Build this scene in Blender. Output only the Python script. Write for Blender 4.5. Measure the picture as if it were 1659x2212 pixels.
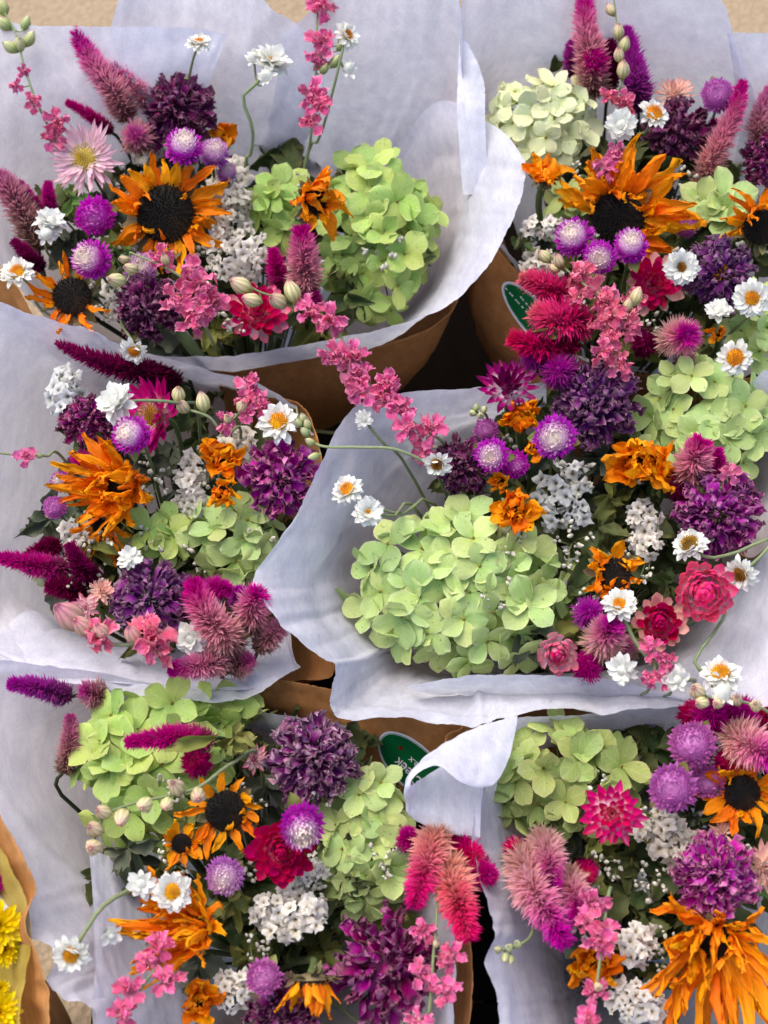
import bpy, math, random
import numpy as np
from mathutils import Vector, Matrix, noise

for o in list(bpy.data.objects):
    bpy.data.objects.remove(o)
SC = bpy.context.scene
COL = SC.collection
R = math.radians
rng = random.Random(11)

# ------------------------------------------------------------------ camera
Z0 = 0.36                       # height of the flower tops above the ground (m)
PITCH = R(65.0)                 # camera looks down at the display
DIST = 1.25
FPX = 3591.0                    # focal length in layout units (picture 1659 x 2212)
FWD = Vector((0, math.cos(PITCH), -math.sin(PITCH)))
RGT = Vector((1, 0, 0))
UPV = Vector((0, math.sin(PITCH), math.cos(PITCH)))
CAM = Vector((0, 0, Z0)) - FWD * DIST
cam = bpy.data.cameras.new('camera')
camo = bpy.data.objects.new('camera', cam)
COL.objects.link(camo)
camo.location = CAM
camo.rotation_euler = (R(90) - PITCH, 0, 0)
cam.sensor_fit = 'VERTICAL'
cam.sensor_height = 36.0
cam.sensor_width = 27.0
cam.lens = 36.0 * FPX / 2212.0
cam.clip_start = 0.02
cam.clip_end = 200
cam.dof.use_dof = True
cam.dof.focus_distance = 1.24
cam.dof.aperture_fstop = 7.1
SC.camera = camo

# ------------------------------------------------------------------ light: soft overcast daylight
SUN_EL, SUN_AZ = 62.0, -40.0
w = bpy.data.worlds.new('World')
SC.world = w
w.use_nodes = True
nt = w.node_tree
bg = nt.nodes['Background']
sky = nt.nodes.new('ShaderNodeTexSky')
sky.sky_type = 'NISHITA'
sky.sun_disc = False
sky.sun_elevation = R(SUN_EL)
sky.sun_rotation = R(SUN_AZ)
sky.air_density = 1.0
sky.dust_density = 3.0
sky.ozone_density = 1.0
nt.links.new(sky.outputs[0], bg.inputs[0])
bg.inputs[1].default_value = 0.15
sl = bpy.data.lights.new('sun', 'SUN')
sl.energy = 1.5
sl.angle = R(55)
sl.color = (1.0, 0.94, 0.86)
so = bpy.data.objects.new('sun', sl)
COL.objects.link(so)
sd = Vector((math.sin(R(SUN_AZ)) * math.cos(R(SUN_EL)), math.cos(R(SUN_AZ)) * math.cos(R(SUN_EL)), math.sin(R(SUN_EL))))
so.rotation_euler = (-sd).to_track_quat('-Z', 'Y').to_euler()
so.location = (0, 0, 3)
SC.view_settings.view_transform = 'Standard'
SC.view_settings.look = 'None'
SC.view_settings.exposure = 0.95
SC.view_settings.gamma = 1.0

# ------------------------------------------------------------------ helpers
def P(px, py, h=0.0):
    """point h centimetres above the flower plane seen at layout position px, py"""
    d = FWD + RGT * ((px - 829.5) / FPX) + UPV * (-(py - 1106.0) / FPX)
    t = (Z0 + h * 0.01 - CAM.z) / d.z
    return CAM + d * t

def mpp(p):
    return (p - CAM).dot(FWD) / FPX

def lin(hx):
    hx = hx.lstrip('#')
    r = []
    for i in (0, 2, 4):
        c = int(hx[i:i + 2], 16) / 255.0
        r.append(c / 12.92 if c <= 0.04045 else ((c + 0.055) / 1.055) ** 2.4)
    return (r[0], r[1], r[2], 1.0)

def link(name, data, parent=None, M=None):
    o = bpy.data.objects.new(name, data)
    COL.objects.link(o)
    if parent is not None:
        o.parent = parent
    if M is not None:
        o.matrix_basis = M
    return o

def tag(o, label, cat, group=None, kind=None):
    if label: o['label'] = label
    if cat: o['category'] = cat
    if group: o['group'] = group
    if kind: o['kind'] = kind
    return o

def mesh_from(name, V, F, mat=None, UV=None, smooth=True):
    me = bpy.data.meshes.new(name)
    me.from_pydata([tuple(v) for v in V], [], F)
    if UV is not None:
        ul = me.uv_layers.new(name='UVMap')
        idx = np.empty(len(me.loops), dtype=np.int32)
        me.loops.foreach_get('vertex_index', idx)
        ul.data.foreach_set('uv', np.asarray(UV, dtype=np.float32)[idx].ravel())
    if smooth:
        me.polygons.foreach_set('use_smooth', [True] * len(me.polygons))
    if mat is not None:
        me.materials.append(mat)
    me.update()
    return me

class MB:
    """collects vertices, faces and uv of one mesh"""
    def __init__(self):
        self.V, self.F, self.U = [], [], []
    def add(self, V, F, U):
        b = len(self.V)
        self.V += [tuple(v) for v in V]
        self.F += [tuple(i + b for i in f) for f in F]
        self.U += list(U)
    def tube(self, pts, r0, r1=None, sides=6, v0=0.0, v1=1.0):
        r1 = r0 if r1 is None else r1
        n = len(pts)
        V, F, U = [], [], []
        prev = None
        for i, p in enumerate(pts):
            a = pts[max(i - 1, 0)]; c = pts[min(i + 1, n - 1)]
            t = (c - a)
            t = t.normalized() if t.length > 1e-9 else Vector((0, 0, 1))
            if prev is None:
                s = t.cross(Vector((0.31, 0.17, 0.93)))
                if s.length < 1e-4: s = t.cross(Vector((1, 0, 0)))
                s.normalize()
            else:
                s = prev - t * prev.dot(t)
                s.normalize()
            prev = s
            q = t.cross(s)
            f = i / (n - 1)
            r = r0 + (r1 - r0) * f
            for k in range(sides):
                a_ = 2 * math.pi * k / sides
                V.append(p + (s * math.cos(a_) + q * math.sin(a_)) * r)
                U.append((k / sides, v0 + (v1 - v0) * f))
        for i in range(n - 1):
            for k in range(sides):
                k2 = (k + 1) % sides
                F.append((i * sides + k, i * sides + k2, (i + 1) * sides + k2, (i + 1) * sides + k))
        F.append(tuple(reversed(range(sides))))
        F.append(tuple(range((n - 1) * sides, n * sides)))
        self.add(V, F, U)
    def mesh(self, name, mat=None, smooth=True):
        return mesh_from(name, self.V, self.F, mat, self.U, smooth)

def catmull(pts, n):
    """n samples on a smooth curve through pts"""
    m = len(pts)
    out = []
    for i in range(n):
        s = i / (n - 1) * (m - 1)
        k = min(int(s), m - 2)
        t = s - k
        p0 = pts[max(k - 1, 0)]; p1 = pts[k]; p2 = pts[k + 1]; p3 = pts[min(k + 2, m - 1)]
        out.append(0.5 * ((2 * p1) + (p2 - p0) * t + (2 * p0 - 5 * p1 + 4 * p2 - p3) * (t * t) + (3 * p1 - p0 - 3 * p2 + p3) * (t ** 3)))
    return out

def frame(pos, tilt, roll=0.0):
    """local frame at pos whose +Z looks at the camera, leaning by tilt = (right, down) in the picture"""
    tc = (CAM - pos).normalized()
    n = (RGT * tilt[0] - UPV * tilt[1] + tc).normalized()
    y = UPV - n * UPV.dot(n)
    if y.length < 0.15:
        y = RGT - n * RGT.dot(n)
    y.normalize()
    x = y.cross(n)
    M = Matrix((( x.x, y.x, n.x, pos.x), (x.y, y.y, n.y, pos.y), (x.z, y.z, n.z, pos.z), (0, 0, 0, 1)))
    return M @ Matrix.Rotation(roll, 4, 'Z')

# ------------------------------------------------------------------ materials
def _mat(name):
    m = bpy.data.materials.new(name)
    m.use_nodes = True
    m.node_tree.nodes.clear()
    return m, m.node_tree.nodes, m.node_tree.links

def _math(N, Lk, op, a, b=None, clamp=False):
    n = N.new('ShaderNodeMath'); n.operation = op; n.use_clamp = clamp
    for i, v in enumerate((a, b)):
        if v is None: continue
        if isinstance(v, (int, float)): n.inputs[i].default_value = v
        else: Lk.new(v, n.inputs[i])
    return n.outputs[0]

def _mix(N, Lk, f, a, b, bt='MIX'):
    n = N.new('ShaderNodeMix'); n.data_type = 'RGBA'; n.blend_type = bt
    for s, v in ((n.inputs['Factor'], f), (n.inputs['A'], a), (n.inputs['B'], b)):
        if isinstance(v, (int, float, tuple)): s.default_value = v
        else: Lk.new(v, s)
    return n.outputs['Result']

MATS = {}
def petal_mat(key, stops, edge=None, edge_w=0.0, edge_pow=4.0, axis='Y', trans=0.3, rough=0.6, hue=0.02, val=0.25,
              speck=None, stripe=0.0, tip=None, spec=0.25, noise_scale=900.0, along=None, veins=0.0):
    """plant material: colour stops run along UV y (base to tip) or UV x; edge tints the rim; every piece varies a little"""
    if key in MATS: return MATS[key]
    m, N, Lk = _mat(key)
    out = N.new('ShaderNodeOutputMaterial')
    uv = N.new('ShaderNodeUVMap'); uv.uv_map = 'UVMap'
    sep = N.new('ShaderNodeSeparateXYZ'); Lk.new(uv.outputs[0], sep.inputs[0])
    oi = N.new('ShaderNodeObjectInfo')
    tc = N.new('ShaderNodeTexCoord')
    geo = N.new('ShaderNodeNewGeometry')
    nz = N.new('ShaderNodeTexNoise'); nz.inputs['Scale'].default_value = noise_scale * 0.25; nz.inputs['Detail'].default_value = 4
    Lk.new(geo.outputs['Position'], nz.inputs['Vector'])
    ramp = N.new('ShaderNodeValToRGB')
    el = ramp.color_ramp.elements
    while len(el) < len(stops): el.new(0.5)
    for e, (p, c) in zip(el, stops):
        e.position = p; e.color = lin(c)
    src = sep.outputs[axis]
    pos = _math(N, Lk, 'ADD', src, _math(N, Lk, 'MULTIPLY', _math(N, Lk, 'SUBTRACT', nz.outputs[0], 0.5), 0.22))
    Lk.new(pos, ramp.inputs[0])
    c = ramp.outputs[0]
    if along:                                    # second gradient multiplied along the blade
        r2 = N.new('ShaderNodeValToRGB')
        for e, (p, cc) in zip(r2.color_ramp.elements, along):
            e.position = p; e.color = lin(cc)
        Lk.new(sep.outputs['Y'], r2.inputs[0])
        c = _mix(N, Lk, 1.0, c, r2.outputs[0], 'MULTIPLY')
    if edge:
        e1 = _math(N, Lk, 'ABSOLUTE', _math(N, Lk, 'SUBTRACT', _math(N, Lk, 'MULTIPLY', sep.outputs['X'], 2.0), 1.0))
        e2 = _math(N, Lk, 'POWER', e1, edge_pow)
        e3 = _math(N, Lk, 'POWER', sep.outputs['Y'], edge_pow * 1.6)
        ef = _math(N, Lk, 'MULTIPLY', _math(N, Lk, 'MAXIMUM', e2, e3), edge_w, True)
        ef = _math(N, Lk, 'MULTIPLY', ef, _math(N, Lk, 'ADD', 0.45, nz.outputs[0]), True)
        c = _mix(N, Lk, ef, c, lin(edge))
    if speck:
        vz = N.new('ShaderNodeTexNoise'); vz.inputs['Scale'].default_value = 420; vz.inputs['Detail'].default_value = 1
        Lk.new(geo.outputs['Position'], vz.inputs['Vector'])
        sf = _math(N, Lk, 'MULTIPLY', _math(N, Lk, 'SUBTRACT', vz.outputs[0], 0.70), 14.0, True)
        c = _mix(N, Lk, _math(N, Lk, 'MULTIPLY', sf, 0.7), c, lin(speck))
    if stripe > 0:
        st = N.new('ShaderNodeTexWave'); st.bands_direction = 'X'; st.inputs['Scale'].default_value = 2.6
        st.inputs['Distortion'].default_value = 1.5; st.inputs['Detail'].default_value = 2
        Lk.new(uv.outputs[0], st.inputs['Vector'])
        sc_ = _math(N, Lk, 'ADD', 1.0 - stripe, _math(N, Lk, 'MULTIPLY', st.outputs['Fac'], stripe * 1.3))
        cx = N.new('ShaderNodeCombineXYZ')
        for i in range(3): Lk.new(sc_, cx.inputs[i])
        c = _mix(N, Lk, 1.0, c, cx.outputs[0], 'MULTIPLY')
    if veins > 0:                                # pale midrib and side veins
        e0 = _math(N, Lk, 'ABSOLUTE', _math(N, Lk, 'SUBTRACT', _math(N, Lk, 'MULTIPLY', sep.outputs['X'], 2.0), 1.0))
        mid = _math(N, Lk, 'SUBTRACT', 1.0, _math(N, Lk, 'MULTIPLY', e0, 13.0), True)
        ph = _math(N, Lk, 'SUBTRACT', _math(N, Lk, 'MULTIPLY', sep.outputs['Y'], 30.0), _math(N, Lk, 'MULTIPLY', e0, 13.0))
        sv = _math(N, Lk, 'POWER', _math(N, Lk, 'ADD', 0.5, _math(N, Lk, 'MULTIPLY', _math(N, Lk, 'SINE', ph), 0.5)), 8.0)
        vf = _math(N, Lk, 'MAXIMUM', mid, _math(N, Lk, 'MULTIPLY', sv, 0.5))
        c = _mix(N, Lk, _math(N, Lk, 'MULTIPLY', vf, veins), c, lin('eef0c8'))
    hs = N.new('ShaderNodeHueSaturation')
    Lk.new(_math(N, Lk, 'ADD', 0.5 - hue, _math(N, Lk, 'MULTIPLY', oi.outputs['Random'], 2 * hue)), hs.inputs['Hue'])
    rr = _math(N, Lk, 'FRACT', _math(N, Lk, 'MULTIPLY', oi.outputs['Random'], 7.31))
    vv = _math(N, Lk, 'ADD', 1.0 - val * 0.6, _math(N, Lk, 'MULTIPLY', rr, val))
    vv = _math(N, Lk, 'ADD', vv, _math(N, Lk, 'MULTIPLY', _math(N, Lk, 'SUBTRACT', nz.outputs[0], 0.5), 0.3))
    Lk.new(vv, hs.inputs['Value'])
    Lk.new(_math(N, Lk, 'ADD', 0.95, _math(N, Lk, 'MULTIPLY', nz.outputs[0], 0.22)), hs.inputs['Saturation'])
    Lk.new(c, hs.inputs['Color'])
    col = hs.outputs[0]
    bs = N.new('ShaderNodeBsdfPrincipled')
    Lk.new(col, bs.inputs['Base Color'])
    bs.inputs['Roughness'].default_value = rough
    bs.inputs['Specular IOR Level'].default_value = spec
    bp = N.new('ShaderNodeBump'); bp.inputs['Strength'].default_value = 0.25; bp.inputs['Distance'].default_value = 0.0006
    Lk.new(nz.outputs[0], bp.inputs['Height']); Lk.new(bp.outputs[0], bs.inputs['Normal'])
    if trans > 0:
        tr = N.new('ShaderNodeBsdfTranslucent'); Lk.new(col, tr.inputs['Color'])
        mx = N.new('ShaderNodeMixShader'); mx.inputs[0].default_value = trans
        Lk.new(bs.outputs[0], mx.inputs[1]); Lk.new(tr.outputs[0], mx.inputs[2])
        Lk.new(mx.outputs[0], out.inputs[0])
    else:
        Lk.new(bs.outputs[0], out.inputs[0])
    MATS[key] = m
    return m

def paper_mat(key, a, b, trans=0.0, clear=0.0, scale=60.0, rough=0.75, fine=0.15, bump=0.4, spec=0.2):
    if key in MATS: return MATS[key]
    m, N, Lk = _mat(key)
    out = N.new('ShaderNodeOutputMaterial')
    geo = N.new('ShaderNodeNewGeometry')
    n1 = N.new('ShaderNodeTexNoise'); n1.inputs['Scale'].default_value = scale; n1.inputs['Detail'].default_value = 6; n1.inputs['Roughness'].default_value = 0.7
    mp = N.new('ShaderNodeMapping'); mp.inputs['Scale'].default_value = (1.0, 0.35, 1.0)
    Lk.new(geo.outputs['Position'], mp.inputs[0]); Lk.new(mp.outputs[0], n1.inputs['Vector'])
    n2 = N.new('ShaderNodeTexNoise'); n2.inputs['Scale'].default_value = scale * 9; n2.inputs['Detail'].default_value = 5; n2.inputs['Roughness'].default_value = 0.75
    Lk.new(mp.outputs[0], n2.inputs['Vector'])
    f = _math(N, Lk, 'ADD', _math(N, Lk, 'MULTIPLY', n1.outputs[0], 1.0 - fine), _math(N, Lk, 'MULTIPLY', n2.outputs[0], fine))
    f = _math(N, Lk, 'MULTIPLY', _math(N, Lk, 'SUBTRACT', f, 0.3), 2.4, True)
    c = _mix(N, Lk, f, lin(a), lin(b))
    bs = N.new('ShaderNodeBsdfPrincipled'); Lk.new(c, bs.inputs['Base Color'])
    bs.inputs['Roughness'].default_value = rough; bs.inputs['Specular IOR Level'].default_value = spec
    bp = N.new('ShaderNodeBump'); bp.inputs['Strength'].default_value = bump; bp.inputs['Distance'].default_value = 0.0005
    Lk.new(n2.outputs[0], bp.inputs['Height']); Lk.new(bp.outputs[0], bs.inputs['Normal'])
    sh = bs.outputs[0]
    if trans > 0:
        tr = N.new('ShaderNodeBsdfTranslucent'); Lk.new(c, tr.inputs['Color'])
        mx = N.new('ShaderNodeMixShader'); mx.inputs[0].default_value = trans
        Lk.new(sh, mx.inputs[1]); Lk.new(tr.outputs[0], mx.inputs[2]); sh = mx.outputs[0]
    if clear > 0:
        tp = N.new('ShaderNodeBsdfTransparent')
        mx = N.new('ShaderNodeMixShader')
        Lk.new(_math(N, Lk, 'MULTIPLY', _math(N, Lk, 'SUBTRACT', 1.25, f), clear), mx.inputs[0])
        Lk.new(sh, mx.inputs[1]); Lk.new(tp.outputs[0], mx.inputs[2]); sh = mx.outputs[0]
    Lk.new(sh, out.inputs[0])
    MATS[key] = m
    return m

TISSUE = paper_mat('tissue_paper', 'cdcddd', 'f7f6fb', trans=0.42, clear=0.09, scale=85, fine=.38)
KRAFT = paper_mat('kraft_paper', '8f5e33', 'b9834e', scale=120, fine=0.35)
YPAPER = paper_mat('yellow_cellophane', 'b59b3c', 'd9c56a', trans=0.35, clear=0.25, scale=40, rough=0.35)
STEM = petal_mat('stem_green', [(0, '4d5a33'), (1, '7c8a5c')], trans=0.0, val=0.4, hue=0.03)
STEMG = petal_mat('stem_pale', [(0, '6f7b55'), (1, '95a07a')], trans=0.0, val=0.3, hue=0.02)
STEMD = petal_mat('stem_dark', [(0, '2d3320'), (1, '4a5236')], trans=0.0, val=0.4, hue=0.03)
LEAF = petal_mat('leaf_dried', [(0, '465430'), (1, '5e6a42')], edge='6d6238', edge_w=0.5, trans=0.25, val=0.6, hue=0.035)
LEAFK = petal_mat('leaf_grey', [(0, '4e5646'), (1, '6a7360')], edge='7a745c', edge_w=0.5, trans=0.2, val=0.5, hue=0.03)
LEAFG = petal_mat('leaf_green', [(0, '6f8f4b'), (1, '8fae66')], edge='6d6a38', edge_w=0.3, trans=0.3, val=0.4, hue=0.02)
LEAFO = petal_mat('leaf_olive', [(0, '77793f'), (1, '8f9355')], edge='7a6a3c', edge_w=0.5, trans=0.25, val=0.4, hue=0.02)
CALYX = petal_mat('calyx_brown', [(0, '4f4630'), (1, '7d7450')], edge='9a8a60', edge_w=0.5, trans=0.1, val=0.6, hue=0.03)

# ------------------------------------------------------------------ petal surfaces
def grid(nu, nv):
    F = []
    for j in range(nv):
        for i in range(nu):
            a = j * (nu + 1) + i
            F.append((a, a + 1, a + nu + 2, a + nu + 1))
    return F

def petal_arrays(width, prof, nu=4, nv=6, bend=(0.0, 0.0), twist=0.0, roll=0.3, ruffle=0.0, groove=0.0, ng=2.0, tip=0.0, seed=0, ragged=0.0, rf=1.0):
    """unit petal from the origin along +Y, face up +Z; prof = width profile [(v, w)...]"""
    pv = [p[0] for p in prof]; pw = [p[1] for p in prof]
    V, U = [], []
    y = z = 0.0
    for j in range(nv + 1):
        v = j / nv
        a = bend[0] + bend[1] * v + tip * v ** 4
        if j:
            y += math.cos(a) / nv; z += math.sin(a) / nv
        wv = width * float(np.interp(v, pv, pw))
        ct, st = math.cos(twist * v), math.sin(twist * v)
        ny, nz = -math.sin(a), math.cos(a)
        for i in range(nu + 1):
            u = i / nu * 2 - 1
            ph = u * roll
            if abs(roll) > 1e-3:
                xx = math.sin(ph) / roll * wv; hh = (1 - math.cos(ph)) / roll * wv
            else:
                xx = u * wv; hh = 0.0
            hh += groove * wv * math.cos(u * ng * math.pi)
            if ruffle:
                hh += ruffle * (abs(u) ** 1.5 + 0.6 * v * v) * noise.noise(Vector((u * 2.1 * rf + seed * 3.7, v * 4.3 * rf + seed, seed * 1.3)))
                xx += ruffle * 0.5 * noise.noise(Vector((u * 2 * rf + seed * 1.7, v * 4 * rf + 9.1, seed * 2.3)))
            ex = 0.0
            if ragged and j == nv:
                ex = ragged * noise.noise(Vector((u * 3.3, seed * 5.1, 2.0)))
            bx, bn = xx * ct - hh * st, xx * st + hh * ct
            V.append((bx, y + bn * ny + ex * math.cos(a), z + bn * nz + ex * math.sin(a)))
            U.append((i / nu, v))
    return V, grid(nu, nv), U

MESHES = {}
def petal_variant(kind, k, mat, **kw):
    key = (kind, k, mat.name)
    if key not in MESHES:
        MESHES[key] = mesh_from(kind, *(lambda t: (t[0], t[1]))(petal_arrays(seed=k + 1, **kw)), mat=mat, UV=petal_arrays(seed=k + 1, **kw)[2])
    return MESHES[key]

def place(phi, r0, z0, elev, s, spin=0.0, sx=1.0):
    return (Matrix.Rotation(phi, 4, 'Z') @ Matrix.Translation((0, r0, z0)) @ Matrix.Rotation(elev, 4, 'X')
            @ Matrix.Rotation(spin, 4, 'Y') @ Matrix.Diagonal((s * sx, s, s, 1)))

OVATE = [(0, .12), (.12, .42), (.3, .8), (.5, 1.0), (.7, .95), (.86, .68), (.95, .38), (1, .10)]
LANCE = [(0, .35), (.15, .7), (.4, 1.0), (.65, .85), (.85, .45), (1, .04)]
SPOON = [(0, .28), (.25, .5), (.55, .9), (.78, 1.0), (.92, .8), (1, .45)]
BRACT = [(0, .5), (.3, .8), (.6, 1.0), (.8, .78), (.92, .4), (1, .05)]
BLUNT = [(0, .45), (.3, .8), (.6, 1.0), (.82, .95), (.93, .7), (1, .3)]
RAY = [(0, .35), (.12, .6), (.35, 1.0), (.6, .92), (.8, .62), (.93, .32), (1, .08)]
LEAFP = [(0, .08), (.1, .4), (.3, .9), (.5, 1.0), (.75, .68), (.92, .28), (1, .03)]

# ------------------------------------------------------------------ bouquets: where the stems are bound
CENTRE = dict(A=(500, 500), B=(1390, 500), C=(350, 1130), D=(1230, 1180), E=(540, 1860), F=(1440, 1870), G=(-60, 2060))
BIND = {}
for k_, (cx_, cy_) in CENTRE.items():
    p_ = P(cx_, cy_, 0)
    BIND[k_] = Vector((p_.x, p_.y - 0.012, 0.05))

def stem_path(pos, n, b, via=None, lead=0.05):
    tgt = BIND[b]
    if via:
        pts = [pos] + via
    else:
        down = (-n).normalized()
        down = (down * .35 + Vector((0, 0, -1))).normalized()
        pts = [pos, pos + down * lead]
    last = pts[-1]
    mid = last.lerp(tgt, 0.5) + Vector((0, 0, -0.01))
    pts = pts + [mid, tgt + Vector((rng.uniform(-.012, .012), rng.uniform(-.012, .012), 0))]
    return pts

def add_stem(root, M, pos, b, r=0.0016, via=None, mat=None, lead=0.05, name='stem'):
    n = M.to_3x3() @ Vector((0, 0, 1))
    pts = catmull(stem_path(pos, n, b, via, lead), 16)
    Mi = M.inverted()
    mb = MB()
    mb.tube([Mi @ p for p in pts], r, r * 1.25, 6)
    return link(name, mb.mesh(name, mat or STEM), root)

def head(name, b, x, y, h, tilt, label, cat, group, roll=None):
    pos = P(x, y, h)
    M = frame(pos, tilt, rng.uniform(0, 6.28) if roll is None else roll)
    root = link(name, None)
    root.empty_display_size = 0.01
    root.matrix_basis = M
    tag(root, label, cat, group)
    return root, M, pos, mpp(pos)

def dome(R_, hgt, nr=8, na=24, bumpy=0.0, seed=0):
    V, F, U = [(0, 0, hgt)], [], [(0.5, 0)]
    for j in range(1, nr + 1):
        f = j / nr
        for k in range(na):
            a = 2 * math.pi * k / na
            rr = R_ * math.sin(f * math.pi / 2)
            zz = hgt * math.cos(f * math.pi / 2)
            s = 1 + bumpy * noise.noise(Vector((math.cos(a) * f * 5 + seed, math.sin(a) * f * 5, seed)))
            V.append((rr * math.cos(a) * s, rr * math.sin(a) * s, zz * s)); U.append((k / na, f))
    for k in range(na):
        F.append((0, 1 + k, 1 + (k + 1) % na))
    for j in range(nr - 1):
        for k in range(na):
            a = 1 + j * na + k; b_ = 1 + j * na + (k + 1) % na
            F.append((a, a + na, b_ + na, b_))
    return V, F, U

def studs(mb, R_, hgt, n, size, seed=0, lift=1.0, ring=None):
    """small pointed florets packed over a dome"""
    rr = random.Random(seed)
    for i in range(n):
        f = math.sqrt((i + 0.5) / n)
        a = i * 2.39996 + rr.uniform(-.1, .1)
        c = Vector((R_ * f * math.cos(a), R_ * f * math.sin(a), hgt * math.sqrt(max(0, 1 - f * f * 0.92))))
        nrm = Vector((c.x * hgt / R_ * 0.8, c.y * hgt / R_ * 0.8, R_ * 0.35)).normalized()
        s = nrm.cross(Vector((0.2, 0.9, 0.1))).normalized(); q = nrm.cross(s)
        L = size * lift * rr.uniform(0.6, 1.5)
        V = [c + s * size * .5, c + q * size * .5, c - s * size * .5, c - q * size * .5, c + nrm * L + s * rr.uniform(-.3, .3) * size]
        mb.add(V, [(0, 1, 4), (1, 2, 4), (2, 3, 4), (3, 0, 4)], [(f, 0)] * 4 + [(f, 1)])

# ------------------------------------------------------------------ flower builders
def ray_mesh(L, W, seed, droop, mat, sweep=None, phi=0.0, M=None, wild=1.0):
    rr = random.Random(seed)
    V, F, U = petal_arrays(width=W * rr.uniform(.75, 1.25), prof=RAY, nu=6, nv=9, bend=(rr.uniform(-.1, .5), droop + rr.uniform(-.9, .7) * wild),
                           twist=rr.uniform(-1.4, 1.4) * wild, roll=rr.uniform(-.4, 1.6), ruffle=0.15 * wild, rf=1.4, groove=rr.uniform(.05, .16), ng=rr.choice([2, 3]),
                           tip=rr.uniform(-1.2, 1.4) * wild, seed=seed * .37, ragged=.06)
    side = rr.uniform(-.4, .4) * wild
    out = []
    for (x, y, z), (u, v) in zip(V, U):
        out.append((x + side * v * v, y, z))
    return out, F, U

def sunflower(b, x, y, Rp, h, tilt, label, disc=0.5, n=24, droop=-0.3, sweep=(0, 0), arc=None, mat='ffa', calyx=True, wild=1.0, lift=0.25,
              via=None, stem_r=0.0028, group='dried sunflowers', discmat=None, second=0.6, wide=0.145):
    """disc = disc radius / ray radius, arc = (from, to) degrees of the ring that still has rays, sweep = pull of the rays in the picture"""
    root, M, pos, k = head('sunflower', b, x, y, h, tilt, label, 'sunflower', group, roll=0.0)
    R_ = Rp * k
    Rd = R_ * disc
    om = petal_mat('ray_orange', [(0, 'f58606'), (.45, 'ff9206'), (1, 'ff9c12')], edge='ffae30', edge_w=.35, stripe=.16, trans=.34, val=.25, hue=.018, rough=.65)
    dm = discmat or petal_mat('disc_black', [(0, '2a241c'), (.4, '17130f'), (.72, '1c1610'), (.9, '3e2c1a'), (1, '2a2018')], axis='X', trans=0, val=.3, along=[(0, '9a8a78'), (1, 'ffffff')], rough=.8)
    # dark seed disc
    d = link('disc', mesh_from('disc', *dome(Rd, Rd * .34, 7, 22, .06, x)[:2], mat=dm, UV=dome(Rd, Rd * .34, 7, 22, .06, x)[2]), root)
    mb = MB(); studs(mb, Rd * 1.02, Rd * .36, 260, Rd * .075, int(x), 1.5)
    f = link('disc_florets', mb.mesh('disc_florets', dm, False), d); f['kind'] = 'stuff'
    L = (R_ - Rd * .85) * 1.12
    Minv3 = M.to_3x3().inverted()
    sw = Minv3 @ (RGT * sweep[0] - UPV * sweep[1])
    lo, hi = arc if arc else (0, 360)
    for i in range(n):
        ang = R(lo + (hi - lo) * (i + rng.uniform(.15, .85)) / n)
        sd_ = rng.randint(0, 99999)
        V, F, U = ray_mesh(1, wide, sd_, droop, om, wild=wild)
        Mp = place(ang - math.pi / 2, Rd * rng.uniform(.82, .98), Rd * rng.uniform(-.12, .05), lift + rng.uniform(-.25, .35), L * rng.uniform(.75, 1.2))
        V2 = []
        for v3, (u, v) in zip(V, U):
            q = Mp @ Vector(v3)
            V2.append(q + sw * (L * v ** 1.4))
        link('ray_petal', mesh_from('ray_petal', V2, F, om, U), root)
    for i in range(int(n * second)):                # shrivelled inner rays curling over the disc edge
        ang = R(lo + (hi - lo) * rng.random())
        V, F, U = ray_mesh(1, wide * .85, rng.randint(0, 99999), droop + .9, om, wild=wild * 1.2)
        Mp = place(ang - math.pi / 2, Rd * .9, Rd * .05, lift + .35 + rng.uniform(-.2, .4), L * rng.uniform(.5, .8))
        V2 = [Mp @ Vector(v3) + sw * (L * .8 * uv[1] ** 1.4) for v3, uv in zip(V, U)]
        link('ray_petal', mesh_from('ray_petal', V2, F, om, U), root)
    if calyx:
        for i in range(13):
            kk = i % 4
            me = petal_variant('sepal', kk, CALYX, width=.28, prof=LANCE, bend=(-.1 + .3 * (kk % 2), -.6 + .4 * kk), twist=.4 * (kk - 1.5), roll=.6, ruffle=.12)
            link('sepal', me, root, place(6.283 * i / 13 + rng.uniform(-.2, .2), Rd * .75, -Rd * .2, rng.uniform(-.5, .3), Rd * rng.uniform(.75, 1.15)))
        mb = MB(); V, F, U = dome(Rd * .95, -Rd * .45, 5, 16)
        mb.add(V, F, U); link('calyx_cup', mb.mesh('calyx_cup', CALYX), root)
    add_stem(root, M, pos - (M.to_3x3() @ Vector((0, 0, 1))) * Rd * .35, b, stem_r, via)
    return root

def clump(b, x, y, Rp, h, tilt, label, n=16, **kw):
    """fully shrivelled sunflower: crumpled orange rays folded in over a hidden disc"""
    kw.setdefault('wild', 1.25); kw.setdefault('wide', .40)
    return sunflower(b, x, y, Rp, h, tilt, label, disc=.36, n=n, droop=1.0, lift=.55, second=1.3, **kw)

ZC = {  # dried zinnia colours: base, middle, tip, dry edge
    'plum': ('3c1028', '78225e', '84326a', 'a88890'), 'magenta': ('6e1060', 'b52a9c', 'bd3aa0', 'd3a6a6'),
    'violet': ('46144a', '863088', '8c4284', 'b09898'), 'indigo': ('3e1444', '782c7e', '7c3c78', 'a48c94'),
    'wine': ('500e34', '9a2074', '982e74', 'b89098'), 'dusk': ('46183a', '8e3482', '9c5c8c', 'c4acaa'), 'mauve': ('5e1050', 'a62494', 'aa3892', 'c898a8')}

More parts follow.
